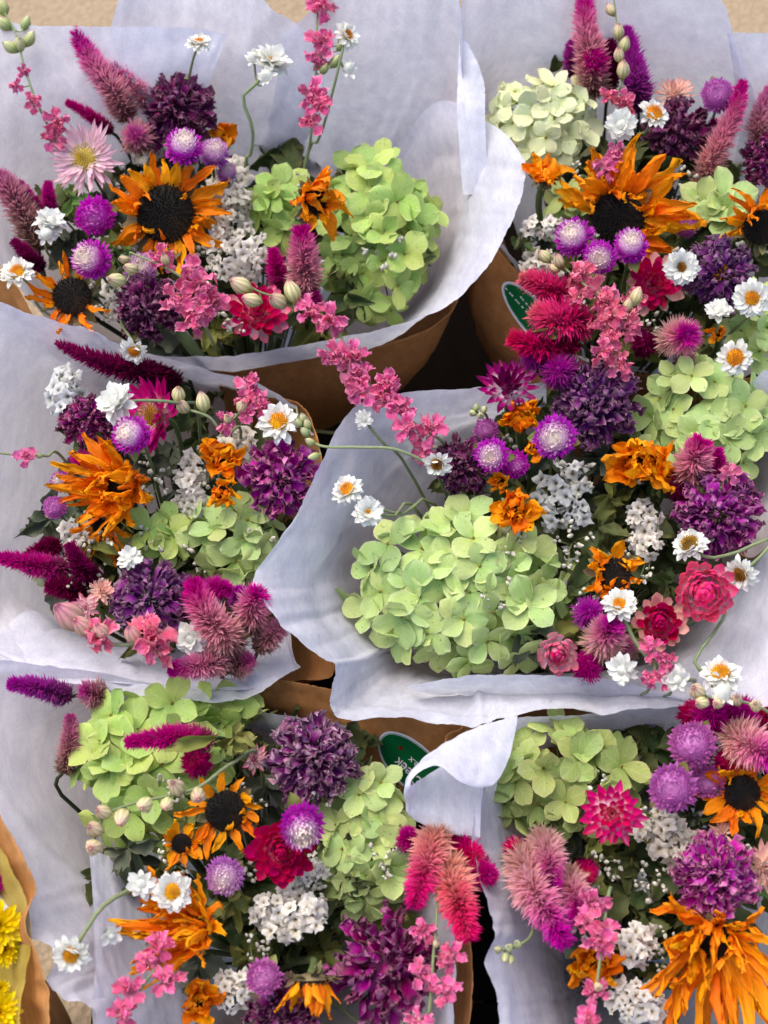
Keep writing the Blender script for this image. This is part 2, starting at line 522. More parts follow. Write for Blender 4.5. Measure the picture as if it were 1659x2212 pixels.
def zinnia(b, x, y, Rp, h, tilt, label, c='plum', n=78, flat=.62, core=None, open_=0.0, via=None, stem_r=.0026, stem_mat=None, rollk=1.0):
    root, M, pos, k = head('zinnia', b, x, y, h, tilt, label, 'zinnia', 'dried zinnias')
    R_ = Rp * k
    z = ZC[c]
    m = petal_mat('zinnia_' + c, [(0, z[0]), (.5, z[1]), (1, z[2])], edge=z[3], edge_w=.75, edge_pow=4.8, stripe=.22, trans=.3, val=.5, hue=.02, rough=.8, spec=.1)
    for i in range(n):
        f = math.sqrt((i + .5) / n)
        phi = i * 2.39996 + rng.uniform(-.25, .25)
        kk = rng.randint(0, 9)
        q = random.Random(kk * 17 + 3)
        me = petal_variant('zinnia_petal', kk, m, width=q.uniform(.26, .42), prof=SPOON, nu=7, nv=7, bend=(q.uniform(-.3, .3), q.uniform(-1.1, .7)),
                           twist=q.uniform(-1.1, 1.1), roll=q.uniform(.4, 2.6) * rollk, ruffle=.34, rf=1.6, groove=.08, ng=3, tip=q.uniform(-2.2, 2.2), ragged=.16)
        elev = (1 - f) * 1.45 + f * (-.20 + open_) + rng.uniform(-.3, .3)
        s = R_ * (.42 + .22 * f) * rng.uniform(.82, 1.15)
        link('petal', me, root, place(phi, R_ * .50 * f, R_ * flat * (1 - f ** 1.7) * .75, elev, s, rng.uniform(-.8, .8)))
    cm = petal_mat('zinnia_core_' + c, [(0, z[0]), (1, z[1])], trans=0, val=.3)
    V, F, U = dome(R_ * .55, R_ * flat * .72, 6, 18, .1, x)
    link('core', mesh_from('core', V, F, cm, U), root)
    if core:
        com = petal_mat('zinnia_core_florets_' + core, [(0, core), (1, core)], trans=.1, val=.6, hue=.03, along=[(0, '808080'), (1, 'ffffff')])
        mb = MB(); studs(mb, R_ * .28, R_ * flat * .95, 46, R_ * .07, int(x), 1.6)
        o = link('core_florets', mb.mesh('core_florets', com, False), root); o['kind'] = 'stuff'
    V, F, U = dome(R_ * .5, -R_ * .4, 5, 16)
    link('calyx', mesh_from('calyx', V, F, CALYX, U), root)
    add_stem(root, M, pos - (M.to_3x3() @ Vector((0, 0, 1))) * R_ * .3, b, stem_r, via, stem_mat)
    return root

WC = {  # strawflower bracts: base, middle, tip
    'crimson': ('f4b8c0', 'd42062', 'b81454'), 'pink': ('fff0f0', 'fa86ac', 'f04a82'), 'pale': ('f8e6e0', 'f2cfd6', 'e9b9c8'),
    'magenta': ('f6d4dc', 'd8268a', 'b81470'), 'wine': ('f6e6ea', 'a81c72', '6e104c'), 'blush': ('fbeee6', 'efc0c6', 'd9527e'),
    'winedark': ('8a1858', '7a1450', '54103c'), 'rosed': ('f39ab4', 'e65a86', 'd43c70'), 'peach': ('f8e3cf', 'f1c3b4', 'e8a79f'), 'rose': ('fbe9ec', 'd51c74', 'b80f5c')}

def strawflower(b, x, y, Rp, h, tilt, label, c='crimson', n=64, heart='bud', pointed=True, outer=None, via=None, span=1.5, low=-.25, width=.24, stem_r=.0018, roll=.5, curl=0.0, inner=None):
    root, M, pos, k = head('strawflower', b, x, y, h, tilt, label, 'strawflower', 'strawflowers')
    R_ = Rp * k
    a = WC[c]
    m = petal_mat('straw_' + c, [(0, a[0]), (.22 if c in ('rose', 'pink', 'blush', 'wine') else .1, a[0]), (.52 if c in ('rose', 'pink', 'blush', 'wine') else .42, a[1]), (1, a[2])], trans=.28, val=.3, hue=.012, rough=.35, spec=.5, stripe=.08)
    mo = m
    mi = m
    if inner:
        i_ = WC[inner]
        mi = petal_mat('straw_' + inner, [(0, i_[0]), (.1, i_[0]), (.42, i_[1]), (1, i_[2])], trans=.28, val=.3, hue=.012, rough=.35, spec=.5, stripe=.08)
    if outer:
        o_ = WC[outer]
        mo = petal_mat('straw_' + outer, [(0, o_[0]), (.42, o_[1]), (1, o_[2])], trans=.28, val=.3, hue=.012, rough=.35, spec=.5, stripe=.08)
    for i in range(n):
        f = (i + .5) / n
        f = f ** .62
        if heart in ('disc', 'yellow', 'gold') and f < .5: f = .5 + .5 * rng.random()
        phi = i * 2.39996 + rng.uniform(-.12, .12)
        kk = rng.randint(0, 5)
        q = random.Random(kk * 31 + 5)
        me = petal_variant('straw_bract_%d%.2f%.1f' % (pointed, width, curl), kk, mo if f > .86 else (mi if f < .56 else m), width=width * q.uniform(.85, 1.15), prof=LANCE if pointed else BLUNT, nu=4, nv=6,
                           bend=(0, q.uniform(.1, .55) + curl), twist=q.uniform(-.15, .15), roll=roll + q.uniform(0, .5), ruffle=.03, tip=q.uniform(-.2, .4))
        elev = (1 - f) * span + f * low + rng.uniform(-.1, .1)
        s = R_ * (.42 + .30 * f) * rng.uniform(.9, 1.1)
        link('bract', me, root, place(phi, R_ * .34 * f, R_ * .22 * (1 - f), elev, s))
    hm = {'disc': ('c99a3c', 'e6c45c'), 'bud': (a[1], a[2]), 'yellow': ('d9b03c', 'f2df78'), 'gold': ('b5742a', 'd9a24a')}[heart if heart in ('disc', 'yellow', 'gold') else 'bud']
    hmm = petal_mat('straw_heart_' + hm[0] + hm[1], [(0, hm[0]), (1, hm[1])], axis='X', trans=.1, val=.3, along=[(0, '909090'), (1, 'ffffff')])
    V, F, U = dome(R_ * .30, R_ * .22, 6, 18, .05, x)
    d = link('heart', mesh_from('heart', V, F, hmm, U), root)
    if heart in ('disc', 'yellow', 'gold'):
        mb = MB(); studs(mb, R_ * .38, R_ * .30, 150, R_ * .035, int(y), 2.0)
        o = link('heart_florets', mb.mesh('heart_florets', hmm, False), d); o['kind'] = 'stuff'
    V, F, U = dome(R_ * .34, -R_ * .35, 5, 14)
    link('calyx', mesh_from('calyx', V, F, LEAFO, U), root)
    add_stem(root, M, pos - (M.to_3x3() @ Vector((0, 0, 1))) * R_ * .25, b, stem_r, via)
    return root

def bract_ball(seed, n=240):
    mb = MB()
    rr = random.Random(seed)
    for i in range(n):
        ct = 1 - (i + .5) / n * 1.72
        th = math.acos(max(-1, ct)); ph = i * 2.39996 + rr.uniform(-.1, .1)
        nr = Vector((math.sin(th) * math.cos(ph), math.sin(th) * math.sin(ph), math.cos(th)))
        up = Vector((0, 0, 1)) - nr * nr.z
        up = up.normalized() if up.length > .05 else Vector((1, 0, 0))
        sd_ = nr.cross(up).normalized()
        c = nr * .66; c.z *= .98
        d = (nr * .75 + up * (0.62 if th > .5 else .1) + sd_ * rr.uniform(-.16, .16)).normalized()
        if th > 1.7: d = (nr + up * .1).normalized()
        L = rr.uniform(.24, .46) * (1.0 if th > .45 else .75)
        wd = rr.uniform(.06, .085) * math.sqrt(240 / n)
        V = [c - sd_ * wd * .6, c + sd_ * wd * .6, c + d * L * .55 - sd_ * wd, c + d * L * .55 + sd_ * wd, c + d * L * .5 + nr * wd * .55, c + d * L]
        t = th / 2.2
        mb.add(V, [(0, 1, 4), (0, 4, 2), (1, 3, 4), (2, 4, 5), (4, 3, 5)], [(t, 0), (t, 0), (t, .6), (t, .6), (t, .6), (t, 1)])
    return mb

BALLS = [bract_ball(s, n_) for s, n_ in ((1, 240), (2, 170), (3, 210), (4, 150))]
GC = {  # globe amaranth: crown to rim
    'white_top': [(.18, 'fff6e0'), (.40, 'f6d6ea'), (.58, 'd850cc'), (1, 'bc2eb0')], 'magenta': [(.05, 'f0b8de'), (.3, 'dc64cc'), (.6, 'ce3cc0'), (1, 'b22aa8')],
    'pale': [(.1, 'fbf0e0'), (.45, 'eec4e4'), (.75, 'cc82d0'), (1, 'a858b0')], 'rose': [(.1, 'eaa6da'), (.5, 'd884c8'), (1, 'bc62aa')]}

def amaranth(b, x, y, Rp, h, tilt, label, c='white_top', via=None, leafy=True, squash=1.0):
    root, M, pos, k = head('globe_amaranth', b, x, y, h, tilt, label, 'globe amaranth', 'globe amaranths')
    R_ = Rp * k
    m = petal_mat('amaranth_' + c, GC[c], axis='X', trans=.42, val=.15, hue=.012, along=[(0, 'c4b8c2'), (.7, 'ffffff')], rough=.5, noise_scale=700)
    kk = rng.randint(0, 3)
    key = ('ball', kk, m.name)
    if key not in MESHES: MESHES[key] = BALLS[kk].mesh('bract_globe', m, False)
    o = link('bract_globe', MESHES[key], root, Matrix.Diagonal((R_ * rng.uniform(.94, 1.05), R_, R_ * squash * rng.uniform(.9, 1.18), 1))); o['kind'] = 'stuff'
    V, F, U = dome(R_ * .68, R_ * .66, 6, 16); V2, F2, U2 = dome(R_ * .68, -R_ * .6, 6, 16)
    mb = MB(); mb.add(V, F, [(.15 + .5 * u_[1], .6) for u_ in U]); mb.add(V2, F2, [(.9, .3)] * len(U2))
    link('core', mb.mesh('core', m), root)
    if leafy:
        for s in (0, 1):
            me = petal_variant('collar_leaf', s, LEAFO, width=.34, prof=LEAFP, bend=(.1, -.5 + s), roll=.5, ruffle=.06)
            link('collar_leaf', me, root, place(rng.uniform(0, 1) + s * 3.1, R_ * .2, -R_ * .62, .05, R_ * 1.05))
    add_stem(root, M, pos - (M.to_3x3() @ Vector((0, 0, 1))) * R_ * .5, b, .0012, via)
    return root

CC = {  # celosia: base to tip
    'pink': [(0, 'a88474'), (.22, 'f0b8b8'), (.55, 'f2a0c0'), (.8, 'e03ca6'), (1, 'd02498')], 'magenta': [(0, 'a0586c'), (.3, 'dc46a0'), (1, 'd4229a')],
    'dusty': [(0, '9a8068'), (.35, 'dcaaaa'), (.75, 'e094b6'), (1, 'd052a6')], 'hot': [(0, 'c85080'), (.4, 'f04c98'), (.75, 'f6689c'), (1, 'fca0a0')],
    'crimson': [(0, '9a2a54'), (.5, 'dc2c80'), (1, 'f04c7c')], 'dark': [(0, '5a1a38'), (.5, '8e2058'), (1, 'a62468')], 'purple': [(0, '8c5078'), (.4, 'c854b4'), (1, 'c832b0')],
    'salmon': [(0, 'e6c4a4'), (.35, 'fab4ac'), (.65, 'f45c98'), (1, 'ee2c92')], 'blush': [(0, 'e0c2aa'), (.4, 'f6c2c4'), (.6, 'ee94bc'), (.8, 'd83cae'), (1, 'c828a4')]}

def celosia(b, pts, rp, label, c='pink', dens=1.0, blade=1.0, taper=.45, leaf=None):
    """pts = spine of the plume from its base to its tip, rp = half width in layout units"""
    W = [P(*p) for p in pts]
    k = mpp(W[0])
    r = rp * k * .9
    base = W[0]
    root = link('celosia_plume', None); root.empty_display_size = .01
    M = Matrix.Translation(base); root.matrix_basis = M
    tag(root, label, 'celosia', 'celosia plumes')
    spine = catmull(W, 24) if len(W) > 2 else [W[0].lerp(W[1], i / 23) for i in range(24)]
    ln = sum((spine[i + 1] - spine[i]).length for i in range(23))
    n = int(max(90, min(420, 70 + ln / max(r, 1e-4) * 62)) * dens)
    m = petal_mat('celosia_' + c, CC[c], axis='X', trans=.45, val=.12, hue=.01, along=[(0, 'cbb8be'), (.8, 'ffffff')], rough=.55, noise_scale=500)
    mb = MB()
    rr = random.Random(int(pts[0][0] * 7 + pts[0][1]))
    for i in range(n):
        t = (i + rr.random()) / n
        s = t * 22.999; j = int(s); p = spine[j].lerp(spine[j + 1], s - j)
        tg = (spine[min(j + 2, 23)] - spine[max(j - 1, 0)]).normalized()
        a = Vector((.3, .5, .81)); a = (a - tg * a.dot(tg)).normalized(); q = tg.cross(a)
        ph = i * 2.39996
        rad = a * math.cos(ph) + q * math.sin(ph)
        lr = r * (1 - (1 - taper) * t ** 2.2) * (.75 + .25 * min(1, t * 6)) * rr.uniform(.85, 1.15)
        if t > .94: lr *= .75
        fwd = .35 + .55 * t + rr.uniform(-.15, .25)
        c0 = p + rad * lr * .22
        for bl in range(6):
            d = (rad + tg * (fwd + rr.uniform(-.35, .35)) + rad.cross(tg) * rr.uniform(-.55, .55)).normalized()
            L = lr * rr.uniform(.6, 1.25) * blade / (1 + .12 * fwd)
            wv = d.cross(rad + tg * .7 + Vector((.1, .2, .3))).normalized() * L * rr.uniform(.05, .095)
            e = c0 + d * L * .45
            nn = d.cross(wv).normalized() * L * .05
            mb.add([c0, e + wv, e - wv, c0 + d * L, e + nn], [(0, 1, 4), (0, 4, 2), (1, 3, 4), (4, 3, 2)], [(t, 0), (t, .45), (t, .45), (t, 1), (t, .45)])
    Mi = M.inverted()
    mb.V = [tuple(Mi @ Vector(v)) for v in mb.V]
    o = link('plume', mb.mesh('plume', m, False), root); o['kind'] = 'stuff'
    mb = MB(); mb.tube([Mi @ p for p in spine], r * .34, r * .16, 7, 0, 1)
    mb.U = [(v, .1) for u, v in mb.U]
    link('spine', mb.mesh('spine', m), root)
    d0 = (W[0] - W[1]).normalized()
    down = (d0 * .6 + Vector((0, 0, -.6))).normalized()
    mb = MB()
    mb.tube([Mi @ p for p in catmull([base, base + down * .04, (base + down * .04).lerp(BIND[b], .55), BIND[b] + Vector((rng.uniform(-.01, .01), rng.uniform(-.01, .01), 0))], 14)], .0014, .0018, 6)
    link('stem', mb.mesh('stem', STEMD), root)
    for lf in (leaf or []):
        q0, q1 = P(*lf[0]), P(*lf[1])
        add_leaf(root, M, q0, q1, lf[2] * k, LEAFO)
    return root

def add_leaf(root, M, p0, p1, wid, mat, name='leaf', up=None, kk=None):
    """leaf blade from p0 to p1 in the world"""
    kk = rng.randint(0, 5) if kk is None else kk
    q = random.Random(kk * 13 + 1)
    me = petal_variant('leaf_blade', kk, mat, width=.5, prof=LEAFP, nu=4, nv=8, bend=(q.uniform(-.1, .3), q.uniform(-.7, .2)), twist=q.uniform(-.9, .9), roll=q.uniform(.2, 1.6), ruffle=.26, rf=1.7, groove=-.07, ng=1, tip=q.uniform(-1.6, 1.6))
    y = p1 - p0; L = y.length; y.normalize()
    n = (CAM - p0).normalized() + Vector((rng.uniform(-.5, .5), rng.uniform(-.5, .5), 0))
    n = (n - y * n.dot(y)).normalized()
    x = y.cross(n)
    s = wid / L * 2
    B = Matrix(((x.x * s, y.x, n.x, p0.x), (x.y * s, y.y, n.y, p0.y), (x.z * s, y.z, n.z, p0.z), (0, 0, 0, 1)))
    return link(name, me, root, M.inverted() @ B @ Matrix.Diagonal((L, L, L, 1)))

DAISY = petal_mat('daisy_white', [(0, 'd6d9c6'), (.4, 'ecebe2'), (1, 'f2f1ea')], trans=.36, val=.12, hue=.005, rough=.4, spec=.4, stripe=.06)
DGOLD = petal_mat('daisy_gold', [(0, 'd08a10'), (.55, 'f2a814'), (1, 'fac43a')], axis='X', trans=.1, val=.15, along=[(0, 'c8a878'), (1, 'ffffff')], rough=.7)
DBROWN = petal_mat('daisy_brown', [(0, '7a5218'), (.6, 'b87e20'), (1, 'd8a038')], axis='X', trans=.05, val=.2, along=[(0, '7a6a50'), (1, 'ffffff')], rough=.7)

def daisy(b, x, y, Rp, h, tilt, label, heart='gold', n=46, disc=.34, via=None, closed=0.0, stem_r=.0011, stem=True, buds=()):
    root, M, pos, k = head('everlasting_daisy', b, x, y, h, tilt, label, 'daisy', 'white everlasting daisies')
    R_ = Rp * k * 1.1
    if heart == 'closed': disc = .1
    else: disc *= rng.uniform(.85, 1.12)
    n = int(n * rng.uniform(.8, 1.1)); wilt = rng.uniform(-.15, .25)
    for i in range(n):
        f = (i + .5) / n
        phi = i * 2.39996 + rng.uniform(-.15, .15)
        kk = rng.randint(0, 5)
        q = random.Random(kk * 7 + 2)
        me = petal_variant('daisy_bract', kk, DAISY, width=q.uniform(.24, .32), prof=BRACT, nu=4, nv=5, bend=(.1, q.uniform(-.5, .45)), twist=q.uniform(-.3, .3), roll=q.uniform(.3, 1.0), ruffle=.05, tip=q.uniform(-.5, .5))
        elev = (1 - f) * (.75 + closed) + f * (-.35 + wilt + closed * .4) + rng.uniform(-.2, .2)
        link('bract', me, root, place(phi, R_ * disc * (.55 + .35 * f), -R_ * .1 * f, elev, R_ * (.95 - disc * .9) * rng.uniform(.8, 1.1)))
    if heart == 'closed':
        V, F, U = dome(R_ * .30, R_ * .42, 6, 12); m_ = DAISY
        link('bud', mesh_from('bud', V, F, m_, U), root)
    else:
        m_ = DGOLD if heart == 'gold' else DBROWN
        V, F, U = dome(R_ * disc, R_ * disc * .7, 6, 16)
        d = link('disc', mesh_from('disc', V, F, m_, U), root)
        mb = MB(); studs(mb, R_ * disc, R_ * disc * .8, 70, R_ * disc * .15, int(x), 1.2)
        o = link('disc_florets', mb.mesh('disc_florets', m_, False), d); o['kind'] = 'stuff'
    V, F, U = dome(R_ * .26, -R_ * .22, 4, 12)
    link('calyx', mesh_from('calyx', V, F, STEMG, U), root)
    if stem:
        add_stem(root, M, pos - (M.to_3x3() @ Vector((0, 0, 1))) * R_ * .12, b, stem_r, [P(*v) for v in via] if via else None, STEMG)
    for (bx, by, bh, br) in buds:               # closed buds on side branches of the same stem
        bp = P(bx, by, bh); kb = mpp(bp) * br
        q = M.inverted() @ frame(bp, (rng.uniform(-.5, .5), rng.uniform(-.8, .2)))
        V, F, U = dome(kb * .55, kb * .85, 6, 12)
        bo = link('bud', mesh_from('bud', V, F, DAISY, U), root, q)
        for i in range(9):
            me = petal_variant('daisy_bract', i % 6, DAISY, width=.24, prof=BRACT, nu=4, nv=5, bend=(.1, .2), roll=.6)
            link('bract', me, bo, place(i * .7 + rng.uniform(-.1, .1), kb * .3, 0, rng.uniform(0, .7), kb * rng.uniform(.6, .9)))
        mb = MB(); tgt = pos - (M.to_3x3() @ Vector((0, 0, 1))) * R_ * .4
        if via: tgt = P(*via[0])
        mb.tube([M.inverted() @ p for p in catmull([bp, bp.lerp(tgt, .5) + Vector((0, 0, -.006)), tgt], 8)], .0009, .0009, 5)
        link('side_stem', mb.mesh('side_stem', STEMG), root)
    return root

LC = {'pink': ('f9b4ca', 'f57aa8', 'ec5492'), 'pale': ('f6e8d6', 'f6c4ce', 'f09ab4'), 'rose': ('f6b4c8', 'ee80ac', 'e45e9a'), 'coral': ('fab6c0', 'f57a9c', 'ea5488')}
BUDM = {'cream': petal_mat('bud_cream', [(0, '9aa05c'), (.4, 'cfc890'), (.75, 'ddcda4'), (1, 'dcae9c')], trans=.25, val=.25, stripe=.3),
        'green': petal_mat('bud_green', [(0, '8f9c58'), (.6, 'b5b983'), (1, 'cfc9a0')], trans=.2, val=.2, stripe=.15),
        'blush': petal_mat('bud_blush', [(0, 'a8a468'), (.35, 'dcc09c'), (1, 'ea98a8')], trans=.25, val=.25, stripe=.3)}

def bud_mesh(kk, mat):
    key = ('bud', kk, mat.name)
    if key not in MESHES:
        V, F, U = [], [], []
        nr, na = 8, 9
        for j in range(nr + 1):
            f = j / nr
            rr_ = .42 * math.sin(math.pi * min(1, f * .93 + .02)) ** .8 * (1.1 - .35 * f)
            for i in range(na):
                a = 6.2832 * i / na
                s = 1 + .12 * math.cos(a * 3 + kk) + .1 * noise.noise(Vector((math.cos(a) * 2 + kk, math.sin(a) * 2, f * 3)))
                V.append((rr_ * s * math.cos(a), f * 1.25, rr_ * s * math.sin(a))); U.append((i / na, f))
        for j in range(nr):
            for i in range(na):
                i2 = (i + 1) % na
                F.append((j * na + i, j * na + i2, (j + 1) * na + i2, (j + 1) * na + i))
        F.append(tuple(range(na))); F.append(tuple(reversed(range(nr * na, nr * na + na))))
        MESHES[key] = mesh_from('bud', V, F, mat, U)
    return MESHES[key]

def larkspur(b, path, florets, buds, label, c='pink', budc='cream', stem_to=True, tilt=(0, 0), np_=13, smat=None):
    """path = stalk in the picture from its tip to where it dives into the bouquet; florets / buds = (x, y, h, radius)"""
    W = [P(*p) for p in path]
    base = W[-1]
    root = link('larkspur_stem', None); root.empty_display_size = .01
    M = Matrix.Translation(base); root.matrix_basis = M; Mi = M.inverted()
    tag(root, label, 'larkspur', 'pink larkspur stems')
    l = LC[c]
    m = petal_mat('larkspur_' + c, [(0, l[0]), (.5, l[1]), (1, l[2])], edge=l[0], edge_w=.8, edge_pow=4, trans=.38, val=.3, hue=.012, stripe=.12, rough=.6)
    spine = catmull(W, 8 * len(W))
    mb = MB()
    full = W + ([W[-1].lerp(BIND[b], .5), BIND[b] + Vector((rng.uniform(-.01, .01), rng.uniform(-.01, .01), 0))] if stem_to else [])
    mb.tube([Mi @ p for p in catmull(full, 10 * len(full))], .0008, .0016, 6)
    for (x, y, h, rp) in florets:
        p = P(x, y, h); k = mpp(p); r = rp * k
        near = min(spine, key=lambda s: (s - p).length)
        mb.tube([Mi @ q for q in catmull([near, near.lerp(p, .5) + Vector((0, 0, -.002)), p], 6)], .0007, .0006, 5)
        F_ = frame(p, (tilt[0] + rng.uniform(-.7, .7), tilt[1] + rng.uniform(-.7, .7)), rng.uniform(0, 6.28))
        V, F, U = dome(r * .16, r * .2, 4, 10, .2, x)
        fo = link('floret', mesh_from('floret', V, F, BUDM['green'], U), root, Mi @ F_)
        for i in range(np_):
            kk = rng.randint(0, 9); q = random.Random(kk * 5 + 9)
            me = petal_variant('larkspur_petal', kk, m, width=q.uniform(.30, .46), prof=SPOON, nu=6, nv=7, bend=(q.uniform(-.2, .5), q.uniform(-1.2, 1.2)), twist=q.uniform(-1.2, 1.2),
                               roll=q.uniform(-.6, 2.0), ruffle=.42, rf=1.7, tip=q.uniform(-2, 2), ragged=.22)
            inner = i >= 5
            if not inner:
                kk = rng.randint(0, 7); q = random.Random(kk * 11 + 4)
                me = petal_variant('larkspur_outer', kk, m, width=q.uniform(.36, .46), prof=SPOON, nu=7, nv=7, bend=(q.uniform(.0, .4), q.uniform(-.9, .3)), twist=q.uniform(-.4, .4),
                                   roll=q.uniform(-.2, 1.3), ruffle=.42, rf=2.1, groove=.05, tip=q.uniform(-1.2, .8), ragged=.2)
            link('petal', me, fo, place((i * 2.39996 if inner else i * 1.2566) + rng.uniform(-.3, .3), r * .06, r * (.05 if inner else -.05), rng.uniform(.7, 1.25) if inner else rng.uniform(-.1, .6), r * (rng.uniform(.5, .8) if inner else rng.uniform(.8, 1.02)), rng.uniform(-.3, .3)))
    for (x, y, h, rp) in buds:
        p = P(x, y, h); k = mpp(p); r = rp * k
        near = min(spine, key=lambda s: (s - p).length)
        d = p - near
        if d.length < 1e-4: d = UPV.copy()
        d = (d.normalized() * .7 + (spine[0] - spine[-1]).normalized() * .6 + UPV * .2).normalized()
        q0 = p - d * r
        mb.tube([Mi @ q for q in catmull([near, near.lerp(q0, .5) + Vector((0, 0, -.002)), q0], 6)], .0006, .0005, 5)
        n = (CAM - p).normalized(); n = (n - d * n.dot(d)).normalized(); xx = d.cross(n)
        B = Matrix(((xx.x, d.x, n.x, q0.x), (xx.y, d.y, n.y, q0.y), (xx.z, d.z, n.z, q0.z), (0, 0, 0, 1)))
        s = r * 1.72 * rng.uniform(.85, 1.1)
        link('bud', bud_mesh(rng.randint(0, 3), BUDM[budc]), root, Mi @ B @ Matrix.Diagonal((s, s, s, 1)))
    link('stalk', mb.mesh('stalk', smat or STEMG), root)
    return root

STW = {'white': petal_mat('statice_white', [(0, '8a7a5c'), (.22, 'cfc6b2'), (.6, 'eae3d6'), (1, 'f2ece2')], trans=.35, val=.25, hue=.01, stripe=.1),
       'beige': petal_mat('statice_beige', [(0, '7a6648'), (.25, 'c9bda6'), (.6, 'ddd3c2'), (1, 'e3dacb')], trans=.35, val=.25, hue=.01, stripe=.1),
       'grey': petal_mat('statice_grey', [(0, '6a5c48'), (.3, 'bcbcb4'), (.6, 'd9dad6'), (1, 'e2e2de')], trans=.35, val=.3, hue=.01, stripe=.1)}

def statice_mesh(kk, mat):
    key = ('statice', kk, mat.name)
    if key not in MESHES:
        rr = random.Random(kk + 50)
        V, F, U = [], [], []
        na, nr = 15, 4
        fold = rr.uniform(0, 6.28)
        for j in range(nr + 1):
            f = j / nr
            for i in range(na):
                a = 6.2832 * i / na
                lobe = 1 + (.22 * math.cos(a * 5 + fold) + .3 * noise.noise(Vector((math.cos(a) * 2.2 + kk * 3, math.sin(a) * 2.2, 5.0)))) * f
                rad = (.10 + .9 * f ** 1.25) * lobe
                z = .75 * f ** .55 - .35 * f * f + .22 * f * math.cos(a * 2.5 + fold) + .5 * f * noise.noise(Vector((math.cos(a) * 2.4 + kk, math.sin(a) * 2.4, kk * 1.7)))
                sq = .72 + .28 * math.cos(a * 2 + fold)
                V.append((rad * math.cos(a) * (.75 + .25 * sq), rad * math.sin(a), z)); U.append((i / na, f))
        for j in range(nr):
            for i in range(na):
                i2 = (i + 1) % na
                F.append((j * na + i, j * na + i2, (j + 1) * na + i2, (j + 1) * na + i))
        MESHES[key] = mesh_from('statice_floret', V, F, mat, U)
    return MESHES[key]

def statice(b, x, y, rx, ry, h, label, c='white', n=26, fr=15, ang=0.0, spread=1.6):
    pos = P(x, y, h - 5)
    root = link('statice_sprig', None); root.empty_display_size = .01
    M = Matrix.Translation(pos); root.matrix_basis = M; Mi = M.inverted()
    tag(root, label, 'statice', 'white statice sprigs')
    mb = MB()
    hub = Vector((0, 0, -.02))
    ca, sa = math.cos(R(ang)), math.sin(R(ang))
    for i in range(n):
        f = math.sqrt((i + .5) / n); a = i * 2.39996 + rng.uniform(-.3, .3)
        ux, uy = rx * f * math.cos(a), ry * f * math.sin(a)
        p = P(x + ux * ca - uy * sa, y + ux * sa + uy * ca, h + rng.uniform(-spread, spread) * .7 - 1.2 * f * f)
        k = mpp(p)
        Fm = frame(p, (ux / max(rx, 1) * .7 + rng.uniform(-.6, .6), uy / max(ry, 1) * .7 + rng.uniform(-.6, .6)), rng.uniform(0, 6.28))
        s = fr * k * rng.uniform(.55, 1.35)
        link('floret', statice_mesh(rng.randint(0, 5), STW[c]), root, Mi @ Fm @ Matrix.Diagonal((s, s, s, 1)))
        q = Mi @ p
        mb.tube(catmull([q, q.lerp(hub, .5) + Vector((0, 0, -.006)), hub], 5), .0004, .0007, 4)
    mb.tube([hub, hub.lerp(Mi @ BIND[b], .5), Mi @ BIND[b]], .0012, .0014, 5)
    o = link('branches', mb.mesh('branches', STEM), root); o['kind'] = 'stuff'
    return root

HC = {'lime': ('a9c568', 'bfd488', 'dcdcb2'), 'green': ('9aba58', 'b3cb72', 'd0d294'), 'cream': ('c8d08c', 'e0e5b6', 'ece7ca'), 'olive': ('8ea452', 'a5b76c', 'c9bf8e'), 'leaf': ('a4be64', 'bdd086', 'd8d6a4')}

